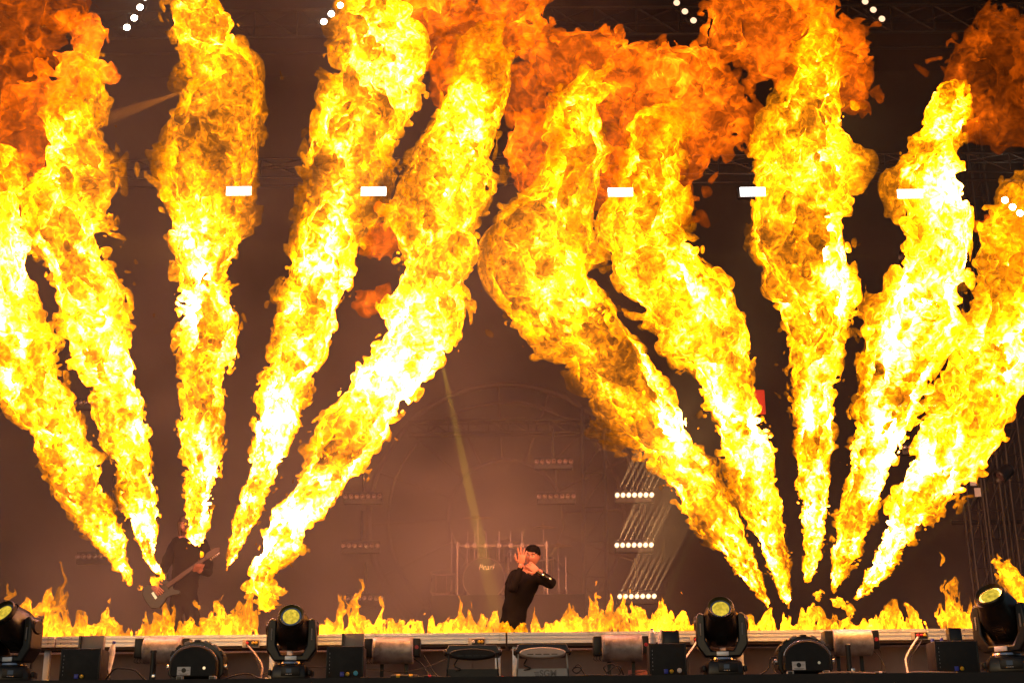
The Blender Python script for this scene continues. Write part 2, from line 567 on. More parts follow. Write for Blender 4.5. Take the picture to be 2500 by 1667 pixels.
# ------------------------------------------------------------------ power boxes
def power_box(px, label, w, disc, panel, y=-.58):
    t = thing('power_box', label, 'power box', gear(px, y), 0, 'black power boxes on the stage lip')
    h = .262
    MB().box((0, 0, h / 2 + .006), (w, .27, h), bevel=.008).build('case', MATT, t)
    for s in (-1, 1):
        MB().box((s * (w / 2 + .001), -.125, h / 2 + .006), (.012, .024, h + .004), bevel=.003).build('corner_strip', BLACK2, t)
        for q in (-1, 1):
            MB().box((s * w * .4, q * .1, .004), (.03, .03, .008)).build('rubber_foot', RUBBER, t, False)
    x = -.02
    for m, sh in ((BLUE, 0), (YELLOW, 1)):
        if sh:
            MB().lathe([(.016, 0), (.016, .012), (.010, .02)], Matrix.Translation((x, -.136, .045)) @ Matrix.Rotation(math.pi / 2, 4, 'X'), 16).build('socket', m, t)
        else:
            MB().box((x, -.142, .045), (.032, .018, .036), bevel=.003).build('socket', m, t)
        x += .045
    if disc:
        MB().lathe([(.019, 0), (.019, .008), (.015, .012)], Matrix.Translation((x + .02, -.136, .052)) @ Matrix.Rotation(math.pi / 2, 4, 'X'), 24).build('round_socket', disc, t)
    pw, pm, dx = panel
    MB().box((dx, .02, h + .006 + .057), (pw, .055, .114), Euler((math.radians(-8), 0, 0)), bevel=.005).build('top_panel', pm, t)
    MB().box((dx - pw / 2 + .008, -.012, h + .006 + .057), (.014, .05, .112)).build('panel_edge', BLACK, t, False)
    for i in range(6):
        MB().box((-w / 2 + .02, -.1362, .06 + .03 * i), (.005, .002, .008 + .004 * (i % 3))).build('print_mark', GREY, t, False)
    return t


power_box(205, 'black power box next to the tall white bottle', .31, None, (.20, GREY, .04))
power_box(846, 'black power box with a cyan round socket', .29, CYAN, (.18, GREY, .045))
power_box(1628, 'black power box with a white round socket and short black box on top', .29, WHITE, (.145, BLACK, .045))
power_box(2330, 'black power box beside two white bottles and the last spotlight', .335, None, (.115, BLACK, .04), -.6)

# ------------------------------------------------------------------ floodlights in U brackets
def floodlight(px, label, bracket, lens, words, lean, y=-.6):
    t = thing('floodlight', label, 'floodlight', gear(px, y), 0)
    w = .215
    br = MB()
    br.prism([(-w, 0), (w, 0), (w, .085), (-w, .085)], -.006, .0)
    for s in (-1, 1):
        br.prism([(s * (w + .004), 0), (s * (w - .006), 0), (s * (w - .026), .25), (s * (w - .014), .25)], -.006, .085)
    br.build('bracket', bracket, t, False)
    MB().box((0, .05, .010), (2 * w - .02, .12, .02), bevel=.004).build('bracket_foot', BLACK2, t)
    if words:
        text_mesh('lettering', words, .072, Matrix.Translation((.045, -.0075, .044)) @ Matrix.Rotation(math.pi / 2, 4, 'X'), GREY, t, .0006, 0, .0022)
        for i in range(3):
            MB().prism([(-.058 - .006 * i, .024 + .014 * i), (-.030, .024 + .014 * i), (-.030, .032 + .014 * i), (-.062 - .006 * i, .032 + .014 * i)], -.0085, -.0065).build('logo_bar', GREY, t, False)
    hd = bpy.data.objects.new('head', None)
    COL.objects.link(hd)
    hd.parent = t
    hd.location = (0, .05, .195)
    hd.rotation_euler = (lean, 0, 0)
    MB().prism([(-w + .0, .0), (w - .0, .0), (w + .012, .014), (w - .02, .075), (-w + .02, .075), (-w - .012, .014)], -.09, .10).build('visor', BLACK, hd, True, .006)
    oval = [(.19 * math.cos(a), -.004 + .044 * math.sin(a)) for a in [2 * math.pi * i / 36 for i in range(36)]]
    MB().prism(oval, -.125, -.05).build('lens_cover', lens, hd, True, .008)
    for s in (-1, 1):
        MB().lathe([(.03, 0), (.03, .012), (.02, .02)], Matrix.Translation((s * (w + .005), 0, .03)) @ Matrix.Rotation(s * math.pi / 2, 4, 'Y'), 16).build('lock_knob', BLACK2, hd)
    for i in range(4):
        MB().box((-.10 + .066 * i, -.126, -.020), (.05, .004, .006)).build('vent_slot', BLACK, hd, False)
    MB().tube(curve_pts([(-.13, .0, -.03), (-.15, -.05, -.09), (-.10, -.06, -.12), (-.18, -.02, -.13)], 6), .006, 8).build('lead', RUBBER, hd)
    return t


floodlight(1154, 'black floodlight in a dark bracket beside the deck legs', BLACK2, MATT, None, -.1)
floodlight(1325, 'floodlight with a pale oval lens and a grey bracket lettered SGM', PALE, PALE, 'SGM', -.15)

# ------------------------------------------------------------------ bottles
def bottle(px, label, h, tilt, z0, y=-.36):
    p = gear(px, y)
    p.z += z0
    t = thing('plastic_bottle', label, 'bottle', p, 0, 'bottles behind the power boxes')
    t.rotation_euler = (0, tilt, 0)
    r = .031
    b = MB().lathe([(r * .8, 0), (r, .008), (r, h * .28), (r * .94, h * .32), (r, h * .36), (r, h * .66), (r * .75, h * .82), (r * .38, h * .9), (r * .38, h * .93)], None, 24).build('body', BOTTLE, t)
    MB().lathe([(r * .46, h * .93), (r * .46, h - .003), (r * .4, h)], None, 18).build('cap', BLUE, t)
    MB().lathe([(r * 1.02, h * .40), (r * 1.02, h * .60)], None, 24).build('paper_band', WHITE, t)
    return t


bottle(258, 'tall tilted white bottle behind the first power box', .30, .16, .06, -.40)
bottle(1596, 'white bottle with a blue cap standing on the power box beside the drum', .125, 0, .272, -.62)
bottle(1618, 'white bottle with a blue cap tucked behind the short black box', .125, 0.05, .272, -.52)
bottle(2283, 'taller white bottle beside the last power box', .32, .03, .0, -.36)
bottle(2310, 'white bottle with a blue cap behind the last power box', .33, -.02, .0, -.32)

# ------------------------------------------------------------------ short posts, cables and small clutter
def post(px, label, h, y=-.72):
    t = thing('short_post', label, 'post', gear(px, y), 0, 'short pipe posts')
    MB().cyl((0, 0, .012), (0, 0, h), .022, 20).build('pipe', BLACK2, t)
    MB().lathe([(.022, h - .02), (.026, h - .018), (.026, h), (.02, h + .006)], None, 20).build('pipe_cap', BLACK, t)
    MB().lathe([(.05, 0), (.05, .008), (.03, .014)], None, 20).build('foot_plate', BLACK2, t)
    MB().box((.02, -.022, .04), (.03, .03, .03), bevel=.004).build('coupler', CHROME, t)
    return t


post(371, 'short black pipe post in front of the first flame projector', .245)
post(2076, 'short black pipe post in front of the last soot stained drum', .245)


def cable(label, pts, r, mat, group='cables on the stage lip', cat='cable'):
    o = MB().tube(curve_pts(pts, 8), r, 8).build('cable', mat)
    return tag(o, label, cat, group)


def G(px, py, y):
    return at(px, py, y)


def Fz(px, y, z=.008):
    return Vector((at(px, 1652, y).x, y, LIP_Z + z))


cable('thick grey gas hose arching down from the socket near the drum', [G(603, 1573, -.02), G(618, 1590, -.08), G(636, 1615, -.12), G(641, 1635, -.16), Fz(632, -.2, .02), Fz(615, -.3), Fz(580, -.4)], .0085, CABLE_G)
cable('thin black lead beside the thick gas hose', [G(612, 1576, -.02), G(622, 1600, -.06), G(634, 1630, -.1), Fz(650, -.2), Fz(700, -.3)], .005, RUBBER)
cable('thick white hose arching from the last socket panel', [G(2243, 1552, -.02), G(2228, 1575, -.1), G(2214, 1600, -.14), G(2212, 1618, -.18), Fz(2222, -.3, .012), Fz(2250, -.5)], .0095, CABLE_W)
cable('black lead hanging beside the thick white hose', [G(2252, 1560, -.02), G(2236, 1585, -.1), G(2220, 1610, -.12), Fz(2208, -.2), Fz(2190, -.4)], .005, RUBBER)
cable('white lead running up behind the tipped back spotlight', [G(1700, 1566, -.03), G(1690, 1582, -.1), G(1676, 1602, -.2), G(1668, 1622, -.3), Fz(1660, -.4)], .0075, CABLE_W)
cable('two thin leads looping under the drum by the black floodlight', [G(1034, 1598, -.2), G(1048, 1620, -.25), G(1060, 1640, -.3), Fz(1085, -.4), Fz(1130, -.5)], .005, RUBBER)
cable('lead curling from the drum to the floor by the floodlight', [G(1010, 1607, -.2), G(1030, 1620, -.24), G(1044, 1640, -.3), Fz(1070, -.38), Fz(1100, -.62)], .005, RUBBER)
cable('thin lead slung between the black floodlight and the drum', [G(1095, 1606, -.5), G(1040, 1628, -.4), G(980, 1640, -.36), G(900, 1632, -.36), G(760, 1628, -.36), G(660, 1640, -.36), Fz(610, -.4)], .0032, RUBBER)
cable('coiled black lead under the drum by the pale floodlight', [G(1480, 1640, -.5), G(1474, 1628, -.52), G(1490, 1619, -.54), G(1508, 1628, -.52), G(1514, 1642, -.5), G(1500, 1648, -.5), G(1480, 1644, -.5), G(1510, 1624, -.55), Fz(1525, -.5)], .0055, RUBBER)
cable('small bundle of black leads beside the pale floodlight', [G(1400, 1630, -.5), G(1412, 1621, -.5), G(1420, 1632, -.5), G(1408, 1642, -.5), G(1398, 1634, -.5), G(1415, 1628, -.52), Fz(1440, -.5), Fz(1500, -.62)], .0045, RUBBER)
cable('thin lead crossing from the coiled cable to the power box', [Fz(1520, -.5, .02), G(1560, 1640, -.5), G(1590, 1633, -.45), G(1600, 1620, -.4)], .0035, RUBBER)
cable('black lead curving from the second flame projector to the floor', [G(1900, 1602, -.62), G(1882, 1606, -.66), G(1876, 1630, -.66), Fz(1850, -.7), Fz(1815, -.75)], .0055, RUBBER)
cable('second lead curving from the flame projector beside the spotlight', [G(1900, 1612, -.6), G(1886, 1616, -.66), G(1890, 1634, -.7), Fz(1905, -.75), Fz(1960, -.78)], .005, RUBBER)
cable('thin lead hanging from the valve box of the last drum', [G(2134, 1570, -.2), G(2150, 1590, -.22), G(2153, 1610, -.24), Fz(2150, -.3)], .004, RUBBER)
cable('long lead swinging from the last drum to the floor', [G(2128, 1585, -.2), G(2145, 1600, -.24), G(2158, 1622, -.28), Fz(2165, -.35), Fz(2230, -.6)], .004, RUBBER)
cable('black lead looping over the floor behind the first post', [Fz(255, -.6), G(278, 1634, -.66), G(300, 1631, -.68), G(330, 1636, -.7), Fz(362, -.72), Fz(420, -.8)], .007, RUBBER)
cable('flat black lead lying along the stage edge by the hose', [Fz(545, -.75, .01), Fz(580, -.7, .05), Fz(610, -.6, .06), Fz(640, -.66, .02), Fz(700, -.75)], .006, RUBBER)
cable('grey lead lying along the stage edge past the last post', [Fz(2000, -.85), Fz(2060, -.8, .02), Fz(2120, -.82, .01), G(2180, 1648, -.86), G(2230, 1640, -.92), G(2280, 1640, -.93), Fz(2340, -.8)], .006, CABLE_G)
cable('black lead dropping from the first power box to the floor', [G(262, 1632, -.45), Fz(275, -.5, .02), Fz(330, -.6)], .005, RUBBER)
cable('long black lead lying in front of the power box and drums', [Fz(880, -.8, .01), Fz(950, -.72, .01), Fz(1010, -.8, .01), Fz(1100, -.78, .01)], .008, RUBBER)
cable('long black lead lying in front of the pale floodlight', [Fz(1385, -.7, .01), Fz(1450, -.78, .015), Fz(1540, -.72, .01), Fz(1590, -.8, .01)], .007, RUBBER)


def connector(px, label, m, y=-.78, rz=0.0, L=.06, r=.018):
    t = thing('cable_connector', label, 'connector', Fz(px, y, r), rz, 'connectors lying on the stage lip')
    MB().lathe([(r * .7, -L), (r * .9, -L * .7), (r * .9, L * .7), (r * .7, L)], Matrix.Rotation(math.pi / 2, 4, 'Y'), 18).build('sleeve', RUBBER, t)
    MB().lathe([(r, -L * .25), (r * 1.05, -L * .2), (r * 1.05, L * .2), (r, L * .25)], Matrix.Rotation(math.pi / 2, 4, 'Y'), 18).build('ring', m, t)
    return t


connector(972, 'black connector with a yellow ring lying by the drum', YELLOW)
connector(1003, 'black connector with a yellow ring nearer the floodlight', YELLOW)
connector(1048, 'connector with a red ring by the foot of the black floodlight', RED, -.8, .4, .05, .014)
connector(1226, 'red connector lying by the paired deck legs', RED, -.6, .3, .045, .015)
connector(1252, 'second red connector lying by the paired deck legs', RED, -.55, -.4, .045, .015)
connector(1438, 'red connector on the floor beyond the pale floodlight', RED, -.6, .2, .04, .016)
connector(650, 'white connector on the floor below the hose', WHITE, -.7, .2, .04, .012)
connector(2150, 'pale connector on the floor between post and hose', WHITE, -.8, .1, .05, .012)
for px, lab in ((440, 'small white plug box at the foot of the first flame projector'), (520, 'white plug box under the end of the first flame projector'), (1930, 'small white plug box under the second flame projector'), (2018, 'white plug box beside the second post')):
    t = thing('plug_box', lab, 'plug box', Fz(px, -.78, 0), 0, 'plug boxes')
    MB().box((0, 0, .018), (.055, .045, .034), bevel=.004).build('shell', PALE, t)
    MB().box((-.004, -.0232, .018), (.036, .003, .022)).build('socket_face', BLACK, t, False)
o = MB().box((0, 0, 0), (.17, .012, .10), bevel=.002).build('pink_card', paint('pink_card', (.35, .12, .10), .7))
p = G(1558, 1634, -.1)
o.location = (p.x, -.1, LIP_Z + .052)
tag(o, 'pinkish flat card standing under the decks behind the coiled cable', 'card')
t = thing('wedge_case', 'grey textured case corner below the stage edge', 'case', (at(2072, 1660, -1.1).x, -1.1, 0), .6)
MB().box((0, 0, .85), (.18, .18, 1.7), bevel=.02).build('case', paint('grey_carpet', (.12, .11, .11), .95, 0, .4, 120, bump=.4), t)
# ------------------------------------------------------------------ the back of the stage
def bar_between(m, p, q, r, n=8):
    m.tube([p, q], r, n)


# scenery wheel: double ring, spokes, posts and a cross bar
yw = 9.2
WC = at(1235, 1260, yw)
WR = 335 / ppm(WC)
wheel = thing('scenery_wheel', 'large rust brown wheel of metal tubes behind the drum kit', 'stage scenery', (WC.x, yw, LIP_Z))
cz = WC.z - LIP_Z
for rr, th in ((WR, .05), (WR * .86, .03), (WR * .42, .03)):
    MB().tube([(rr * math.cos(2 * math.pi * i / 72), 0, cz + rr * math.sin(2 * math.pi * i / 72)) for i in range(73)], th, 8, False).build('ring', RUSTY, wheel)
for i in range(16):
    a = 2 * math.pi * i / 16 + .05
    MB().tube([(WR * .42 * math.cos(a), 0, cz + WR * .42 * math.sin(a)), (WR * math.cos(a), 0, cz + WR * math.sin(a))], .022, 6).build('spoke', RUSTY, wheel)
MB().cyl((0, 0, 0), (0, 0, cz - WR), .08, 12).build('stand', RUSTY, wheel)


def truss(name, label, p, q, w=.3, n=8, mat=None, group='dark lighting trusses', r=.025):
    """box truss from p to q: four chords and lacing, each a part"""
    mat = mat or TRUSSM
    p, q = Vector(p), Vector(q)
    t = thing(name, label, 'truss', p, 0, group)
    d = q - p
    u = d.normalized()
    a = u.cross(Vector((0, 1, 0))).normalized() * w / 2
    b = Vector((0, 1, 0)) * w / 2
    cs = [a + b, a - b, -a - b, -a + b]
    for c in cs:
        MB().cyl(c, c + d, r, 8).build('chord', mat, t)
    for i in range(n):
        s0, s1 = d * (i / n), d * ((i + 1) / n)
        for k in (1, 0):
            c0, c1 = cs[(k + i) % 2 * 1 + (0 if k else 1)], cs[2 if k else 3]
        MB().cyl(cs[1] + s0, cs[2] + s1, r * .55, 6).build('lacing', mat, t)
        MB().cyl(cs[1] + s1, cs[1] + b * -0 + (cs[2] - cs[1]) + s1, r * .55, 6).build('lacing', mat, t)
        MB().cyl(cs[0] + s0, cs[1] + s1, r * .5, 6).build('lacing', mat, t)
    return t


def up(px, y, py0, py1):
    a = at(px, py0, y)
    b = at(px, py1, y)
    return Vector((a.x, y, LIP_Z)), Vector((a.x, y, b.z))


truss('truss_tower', 'upright truss tower beside the lit lamp bars', Vector((at(1447, 1300, 8.6).x, 8.6, LIP_Z)), at(1447, 1000, 8.6), .34, 9)
p = at(1090, 1045, 8.9)
q = at(1490, 1040, 8.9)
truss('cross_truss', 'level truss across the top of the scenery wheel', Vector((p.x - .6, 8.9, p.z)), Vector((q.x + .6, 8.9, p.z)), .2, 12)
z1 = at(1500, 72, 7.6).z
truss('roof_truss', 'dark roof truss carrying small lamps high over the stage', (-9, 7.6, z1), (9, 7.6, z1), .5, 26, r=.03)
truss('roof_truss', 'dark roof truss running towards the back high over the drum kit', (at(1478, 30, 7.6).x, 4.5, z1 + .8), (at(1478, 30, 7.6).x, 10.2, z1 + .8), .5, 10, r=.03)
truss('roof_truss', 'second roof truss running back beside the round lamps', (at(1640, 30, 7.6).x, 4.5, z1 + .8), (at(1640, 30, 7.6).x, 10.2, z1 + .8), .5, 10, r=.03)
zs = at(1250, 470, 6.2).z
truss('strobe_truss', 'dark truss with the row of white strobe panels hung below', (-8, 6.35, zs + .42), (8, 6.35, zs + .42), .3, 26, r=.022)

# scaffold at the open side of the stage
for px, lab in ((2430, 'dark scaffold upright near the open side'), (2385, 'scaffold upright with white tags near the open side'), (2492, 'outer scaffold upright at the open side')):
    a = at(px, 1300, 7.8)
    truss('scaffold_tower', lab, (a.x, 7.8, LIP_Z), (a.x, 7.8, 11.0), .22, 22, group='scaffold uprights', r=.026)
A0 = at(2395, 1400, 7.8)
for i, (z0, z1_, lab) in enumerate(((2.6, 4.6, 'lowest'), (4.8, 6.8, 'second'), (7.0, 9.0, 'third'))):
    m = MB().cyl((A0.x, 7.9, z0), (A0.x + 1.3, 7.9, z1_), .03, 8).build('diagonal_brace', TRUSSM)
    tag(m, lab + ' diagonal brace of the scaffold by the open side', 'brace', 'scaffold braces')
    m = MB().cyl((A0.x - .3, 7.95, z1_), (A0.x + 2.2, 7.95, z1_), .035, 8).build('ledger_pipe', TRUSSM)
    tag(m, lab + ' level pipe of the scaffold by the open side', 'pipe', 'scaffold level pipes')
t = thing('tag_board', 'two white tags on the scaffold upright by the open side', 'sign', at(2380, 1185, 7.6))
MB().box((-.02, 0, .06), (.09, .012, .12)).build('tag', WHITE, t, False)
MB().box((.03, 0, -.10), (.09, .012, .13)).build('tag', WHITE, t, False)
o = MB().box((0, 0, 0), (.30, .03, .36), bevel=.01).build('red_sign', paint('red_sign_paint', (.55, .05, .02), .6))
o.location = at(1842, 982, 6.4)
tag(o, 'small red square sign hanging in the dark behind the second fan of jets', 'sign')

# ------------------------------------------------------------------ lamps
WARM = (1.0, .78, .50)
LIT = lamp_paint('lit_lamp', (1.0, .62, .32), 2.2)
CORE = lamp_paint('lamp_core', (1.0, .90, .72), 14.0)
DIM = paint('unlit_lamp', (.45, .34, .30), .3, .9, .2, 40)
STROBE = lamp_paint('strobe_white', (1.0, .97, .94), 7.0)
HOT = lamp_paint('blinder_white', (1.0, .86, .62), 40.0)
GLINT = lamp_paint('lamp_glow_and_glint', (1.0, .62, .38), 1.6)  # glow of dim lamps; on unlit bars a painted glint on the bulbs


def lamp_bar(px, py, wpx, y, lit, label, n=7, glint=False):
    p = at(px, py, y)
    L = wpx / ppm(p)
    t = thing('lamp_bar', label, 'lamp bar', p, 0, 'lamp bars at the back of the stage')
    MB().box((0, .07, -.01), (L * 1.12, .10, .17), bevel=.012).build('housing', BLACK2, t)
    for i in range(n):
        x = (i / (n - 1) - .5) * L
        r = L / (n - 1) * .36
        g = MB().lathe([(r, 0), (r * 1.12, .004), (r * 1.12, .05), (r * .9, .055), (r * .86, .03), (r * .5, .012)], Matrix.Translation((x, .022, 0)) @ Matrix.Rotation(math.pi / 2, 4, 'X'), 18).build('lamp', LIT if lit else DIM, t)
        MB().ball((x, -.022, 0), r * (.42 if lit else .3), 10, 6).build('bulb', CORE if lit else (GLINT if glint else DIM), g)
    MB().cyl((0, .08, .075), (0, .08, .5), .018, 8).build('hanger', TRUSSM, t)
    return t


LB = []
for py in (1208, 1330, 1455):
    lab = {1208: 'lit bar of seven lamps, topmost of the three lit bars', 1330: 'lit bar of seven lamps, middle of the three lit bars', 1455: 'lit bar of seven lamps, lowest of the three lit bars'}[py]
    px = {1208: 1549, 1330: 1548, 1455: 1555}[py]
    LB.append(lamp_bar(px, py, 84, 5.6, True, lab))
def slanted(bar, n=7, e=3000.0):
    """the lit bars throw parallel shafts up through the smoke"""
    for o in [c for c in bar.children if c.name.startswith('lamp')][:n]:
        c = sum((Vector(v.co) for v in o.data.vertices), Vector()) / len(o.data.vertices)
        light('shaft', 'SPOT', c + Vector((0, -.08, .02)), e, (1.0, .58, .20), bar, 0.0, c + Vector((.6, -.6, 1.15)), 8.5, .8)


for b_ in LB:
    slanted(b_)
for px, py, lab in ((885, 1212, 'upper unlit lamp bar in the smoke beside the drum kit'), (880, 1332, 'middle unlit lamp bar in the smoke beside the drum kit'), (890, 1460, 'lowest unlit lamp bar in the smoke beside the drum kit'),
                    (1358, 1212, 'unlit lamp bar in the smoke above the singer'), (1352, 1127, 'higher unlit lamp bar in the smoke above the singer'), (232, 1358, 'unlit lamp bar in the smoke beside the guitarist'), (268, 1242, 'higher unlit lamp bar in the smoke beside the guitarist'), (210, 982, 'highest unlit lamp bar behind the first flame jets'),
                    (2240, 991, 'upper reddish lamp bar between the last two jets'), (2250, 1092, 'lower reddish lamp bar between the last two jets')):
    lamp_bar(px, py, 84, 6.4, False, lab, glint='reddish' in lab)

for px, py, lab in ((583, 466, 'white strobe panel showing through the upright jet'), (912, 467, 'white strobe panel at the edge of the fourth jet of the first fan'), (1515, 469, 'white strobe panel in the orange cloud between two jets'),
                    (1838, 468, 'white strobe panel beside the tall upright jet of the second fan'), (2222, 473, 'white strobe panel in the flames of the outer jets')):
    p = at(px, py, 6.2)
    t = thing('strobe_light', lab, 'strobe light', p, 0, 'strobe panels in a row')
    MB().box((0, .05, 0), (.44, .08, .19), bevel=.01).build('housing', BLACK2, t)
    MB().box((0, .006, 0), (.37, .012, .14), bevel=.004).build('light_face', STROBE, t)
    MB().cyl((0, .06, .09), (0, .1, .5), .02, 8).build('hanger', TRUSSM, t)

for lit, dots, lab in ((1, ((310, 68), (328, 45), (342, 19), (355, -6)), 'slanting string of four bright blinder lamps between two jets'),
                       (1, ((791, 54), (809, 35), (831, 14)), 'slanting string of blinder lamps at the edge of the fourth jet'),
                       (0, ((1652, 8), (1672, 29), (1693, 51)), 'slanting string of dim round lamps under the roof'),
                       (0, ((2112, 5), (2132, 25), (2153, 47)), 'slanting string of dim round lamps near the far fire cloud'),
                       (1, ((2453, 489), (2472, 506), (2490, 521)), 'slanting string of bright blinder lamps by the open side')):
    ps = [at(x, y_, 7.0) for x, y_ in dots]
    t = thing('blinder_string', lab, 'blinder lights', ps[0], 0, 'strings of blinder lamps')
    m = MB()
    m.tube([v - ps[0] + Vector((0, .16, 0)) for v in (ps[0], ps[-1])], .03, 8)
    m.build('rail', TRUSSM, t)
    for v in ps:
        q = v - ps[0]
        g = MB().lathe([(.055, 0), (.062, .01), (.055, .09), (.03, .12)], Matrix.Translation(q) @ Matrix.Rotation(-math.pi / 2, 4, 'X'), 18).build('can', BLACK2, t)
        MB().ball(q + Vector((0, -.004, 0)), (.052, .03, .052), 16, 8).build('lamp', HOT if lit else GLINT, g)

# ------------------------------------------------------------------ drum kit
yd = 6.9
RZ = at(1182, 1470, yd).z
slab('drum_riser', (at(1060, 1470, yd).x, 6.1, LIP_Z), (at(1420, 1470, yd).x, 8.7, RZ), MATT)
DR = paint('drum_lacquer', (.05, .03, .028), .3, 0, .3, 8, coat=.5)
SKIN_D = paint('drum_head', (.03, .022, .02), .5, 0, .15, 6)
BRASS = paint('cymbal_bronze', (.45, .30, .10), .3, 1.0, .25, 12)
COPPER = paint('worn_chrome', (.46, .34, .29), .35, .9, .15, 20)


def kit(px, py, y=yd):
    return at(px, py, y)


def shell(name, label, c, r, h, axis, words=None):
    t = thing(name, label, 'drum', c, 0, 'drums of the kit')
    M = axis
    MB().lathe([(r, -h / 2), (r * 1.02, -h / 2 + .004), (r, -h / 2 + .03), (r, h / 2 - .03), (r * 1.02, h / 2 - .004), (r, h / 2)], M, 36).build('shell', DR, t)
    for s in (-1, 1):
        MB().tube([M @ Vector((r * 1.03 * math.cos(a), r * 1.03 * math.sin(a), s * h / 2)) for a in [2 * math.pi * i / 36 for i in range(37)]], .011, 6, False).build('hoop', COPPER, t)
    MB().lathe([(r * .97, h / 2 + .002), (r * .97, h / 2 + .006)], M, 36).build('drum_head', SKIN_D, t)
    for i in range(8):
        a = 2 * math.pi * i / 8 + .2
        MB().tube([M @ Vector((r * 1.04 * math.cos(a), r * 1.04 * math.sin(a), s * h * .42)) for s in (-1, 1)], .006, 6).build('tension_rod', COPPER, t)
    if words:
        text_mesh('lettering', words, .105, M @ Matrix.Translation((.03, .16, h / 2 + .009)), CHROME, t, .001, .25)
    return t


front = Matrix.Rotation(math.pi / 2, 4, 'X')
shell('bass_drum', 'bass drum lettered Pearl on the riser behind the singer', kit(1182, 1418), .285, .40, front, 'Pearl')
flat = Matrix.Rotation(math.radians(18), 4, 'X')
for i, (px, py, r, lab) in enumerate(((1160, 1350, .13, 'small tom drum over the bass drum under the yellow lit cymbal'), (1208, 1350, .14, 'small tom drum at the rack joint behind the raised hand'), (1085, 1420, .19, 'floor tom at the outer post of the drum rack'), (1318, 1385, .19, 'floor tom hidden behind the singer'), (1260, 1372, .16, 'snare drum hidden behind the singer'))):
    shell('tom_drum', lab, kit(px, py, yd + .25), r, r * 1.4, flat)


def stand(px, py0, py1, label, cym, y=yd + .1, tilt=.25, r=.2):
    a, b = kit(px, py0, y), kit(px, py1, y)
    t = thing('cymbal_stand', label, 'cymbal stand', (a.x, y, RZ), 0, 'cymbal stands round the kit')
    h = a.z - RZ
    MB().tube([(0, 0, .02), (0, 0, h * .55), (0, 0, h * .56), (0, 0, h)], [.016, .016, .011, .011], 10).build('pole', COPPER, t)
    MB().lathe([(.02, h * .54), (.024, h * .55), (.02, h * .58)], None, 12).build('height_clamp', COPPER, t)
    for i in range(3):
        g = 2 * math.pi * i / 3 + .5
        MB().cyl((.0, 0, .18), (.22 * math.cos(g), .22 * math.sin(g), .01), .008, 8).build('leg', COPPER, t)
    if cym:
        R = Matrix.Translation((0, 0, h)) @ Matrix.Rotation(tilt, 4, 'X')
        MB().lathe([(.004, .03), (.03, .022), (.04, .012), (r * .6, .002), (r, -.012), (r, -.014), (r * .6, .0), (.04, .009), (.003, .012)], R, 36).build('cymbal', BRASS, t)
        MB().cyl(R @ Vector((0, 0, .0)), R @ Vector((0, 0, .06)), .008, 8).build('wing_nut', COPPER, t)
    return t


for a in ((1103, 1300, 1470, 'outermost cymbal stand of the kit with no cymbal', 0), (1141, 1304, 1470, 'cymbal stand rising through the rack beside the outer post', 0), (1167, 1262, 1470, 'tall cymbal stand with a cymbal lit yellow by a beam', 1), (1240, 1320, 1470, 'cymbal stand beside the raised hand of the singer', 1),
          (1326, 1285, 1470, 'tall cymbal stand with clamps beyond the singer', 1), (1334, 1345, 1470, 'thick rack stand beyond the singer', 0), (1362, 1330, 1470, 'thin cymbal stand beyond the elbow of the singer', 1), (1381, 1360, 1470, 'last thin stand beyond the elbow of the singer', 0)):
    stand(*a)
rk = thing('drum_rack', 'copper lit tube rack carrying the drums behind the singer', 'drum rack', (kit(1117, 1470).x, yd - .12, RZ))
bz = kit(1170, 1336).z - RZ
x1 = kit(1334, 1336).x - kit(1117, 1470).x
for x in (0, x1):
    MB().cyl((x, 0, 0), (x, 0, bz + .06), .021, 12).build('post', COPPER, rk)
    MB().lathe([(.034, bz - .04), (.036, bz), (.034, bz + .04)], Matrix.Translation((x, 0, 0)), 14).build('corner_clamp', COPPER, rk)
    MB().cyl((x, -.2, .02), (x, .2, .02), .016, 10).build('foot', COPPER, rk)
xm = kit(1212, 1336).x - kit(1117, 1470).x
MB().cyl((.03, 0, bz), (xm, 0, bz), .027, 14).build('cross_bar', COPPER, rk)
MB().cyl((xm + .1, 0, bz), (x1, 0, bz), .027, 14).build('cross_bar', COPPER, rk)
MB().ball((xm + .05, -.01, bz), .045, 14, 8).build('joint', COPPER, rk)
for x in (.14, .24, .4, .58, .74, .9):
    if x < x1:
        MB().box((x, -.02, bz), (.06, .07, .075), bevel=.01).build('clamp', COPPER, rk)
        MB().cyl((x, -.02, bz - .22), (x, -.02, bz + .2), .011, 8).build('rod', COPPER, rk)

# ------------------------------------------------------------------ light beams (the lamps stand behind the smoke, their light shows in it)
def beam_lamp(loc, aim, energy, color, angle, label):
    loc, aim = Vector(loc), Vector(aim)
    t = thing('beam_light', label, 'stage light', loc, 0, 'small beam lights in the rig')
    q = (aim - loc).normalized()
    M = q.to_track_quat('Z', 'Y').to_matrix().to_4x4()
    MB().lathe([(.05, -.22), (.085, -.18), (.09, -.02), (.095, .0), (.085, .012), (.07, -.02)], M, 20).build('can', BLACK2, t)
    light('beam', 'SPOT', q * .05, energy, color, t, .01, q * 3, angle, .2)
    MB().lathe([(.068, -.018), (.001, -.014)], M, 20).build('lens', DIM, t)
    return t


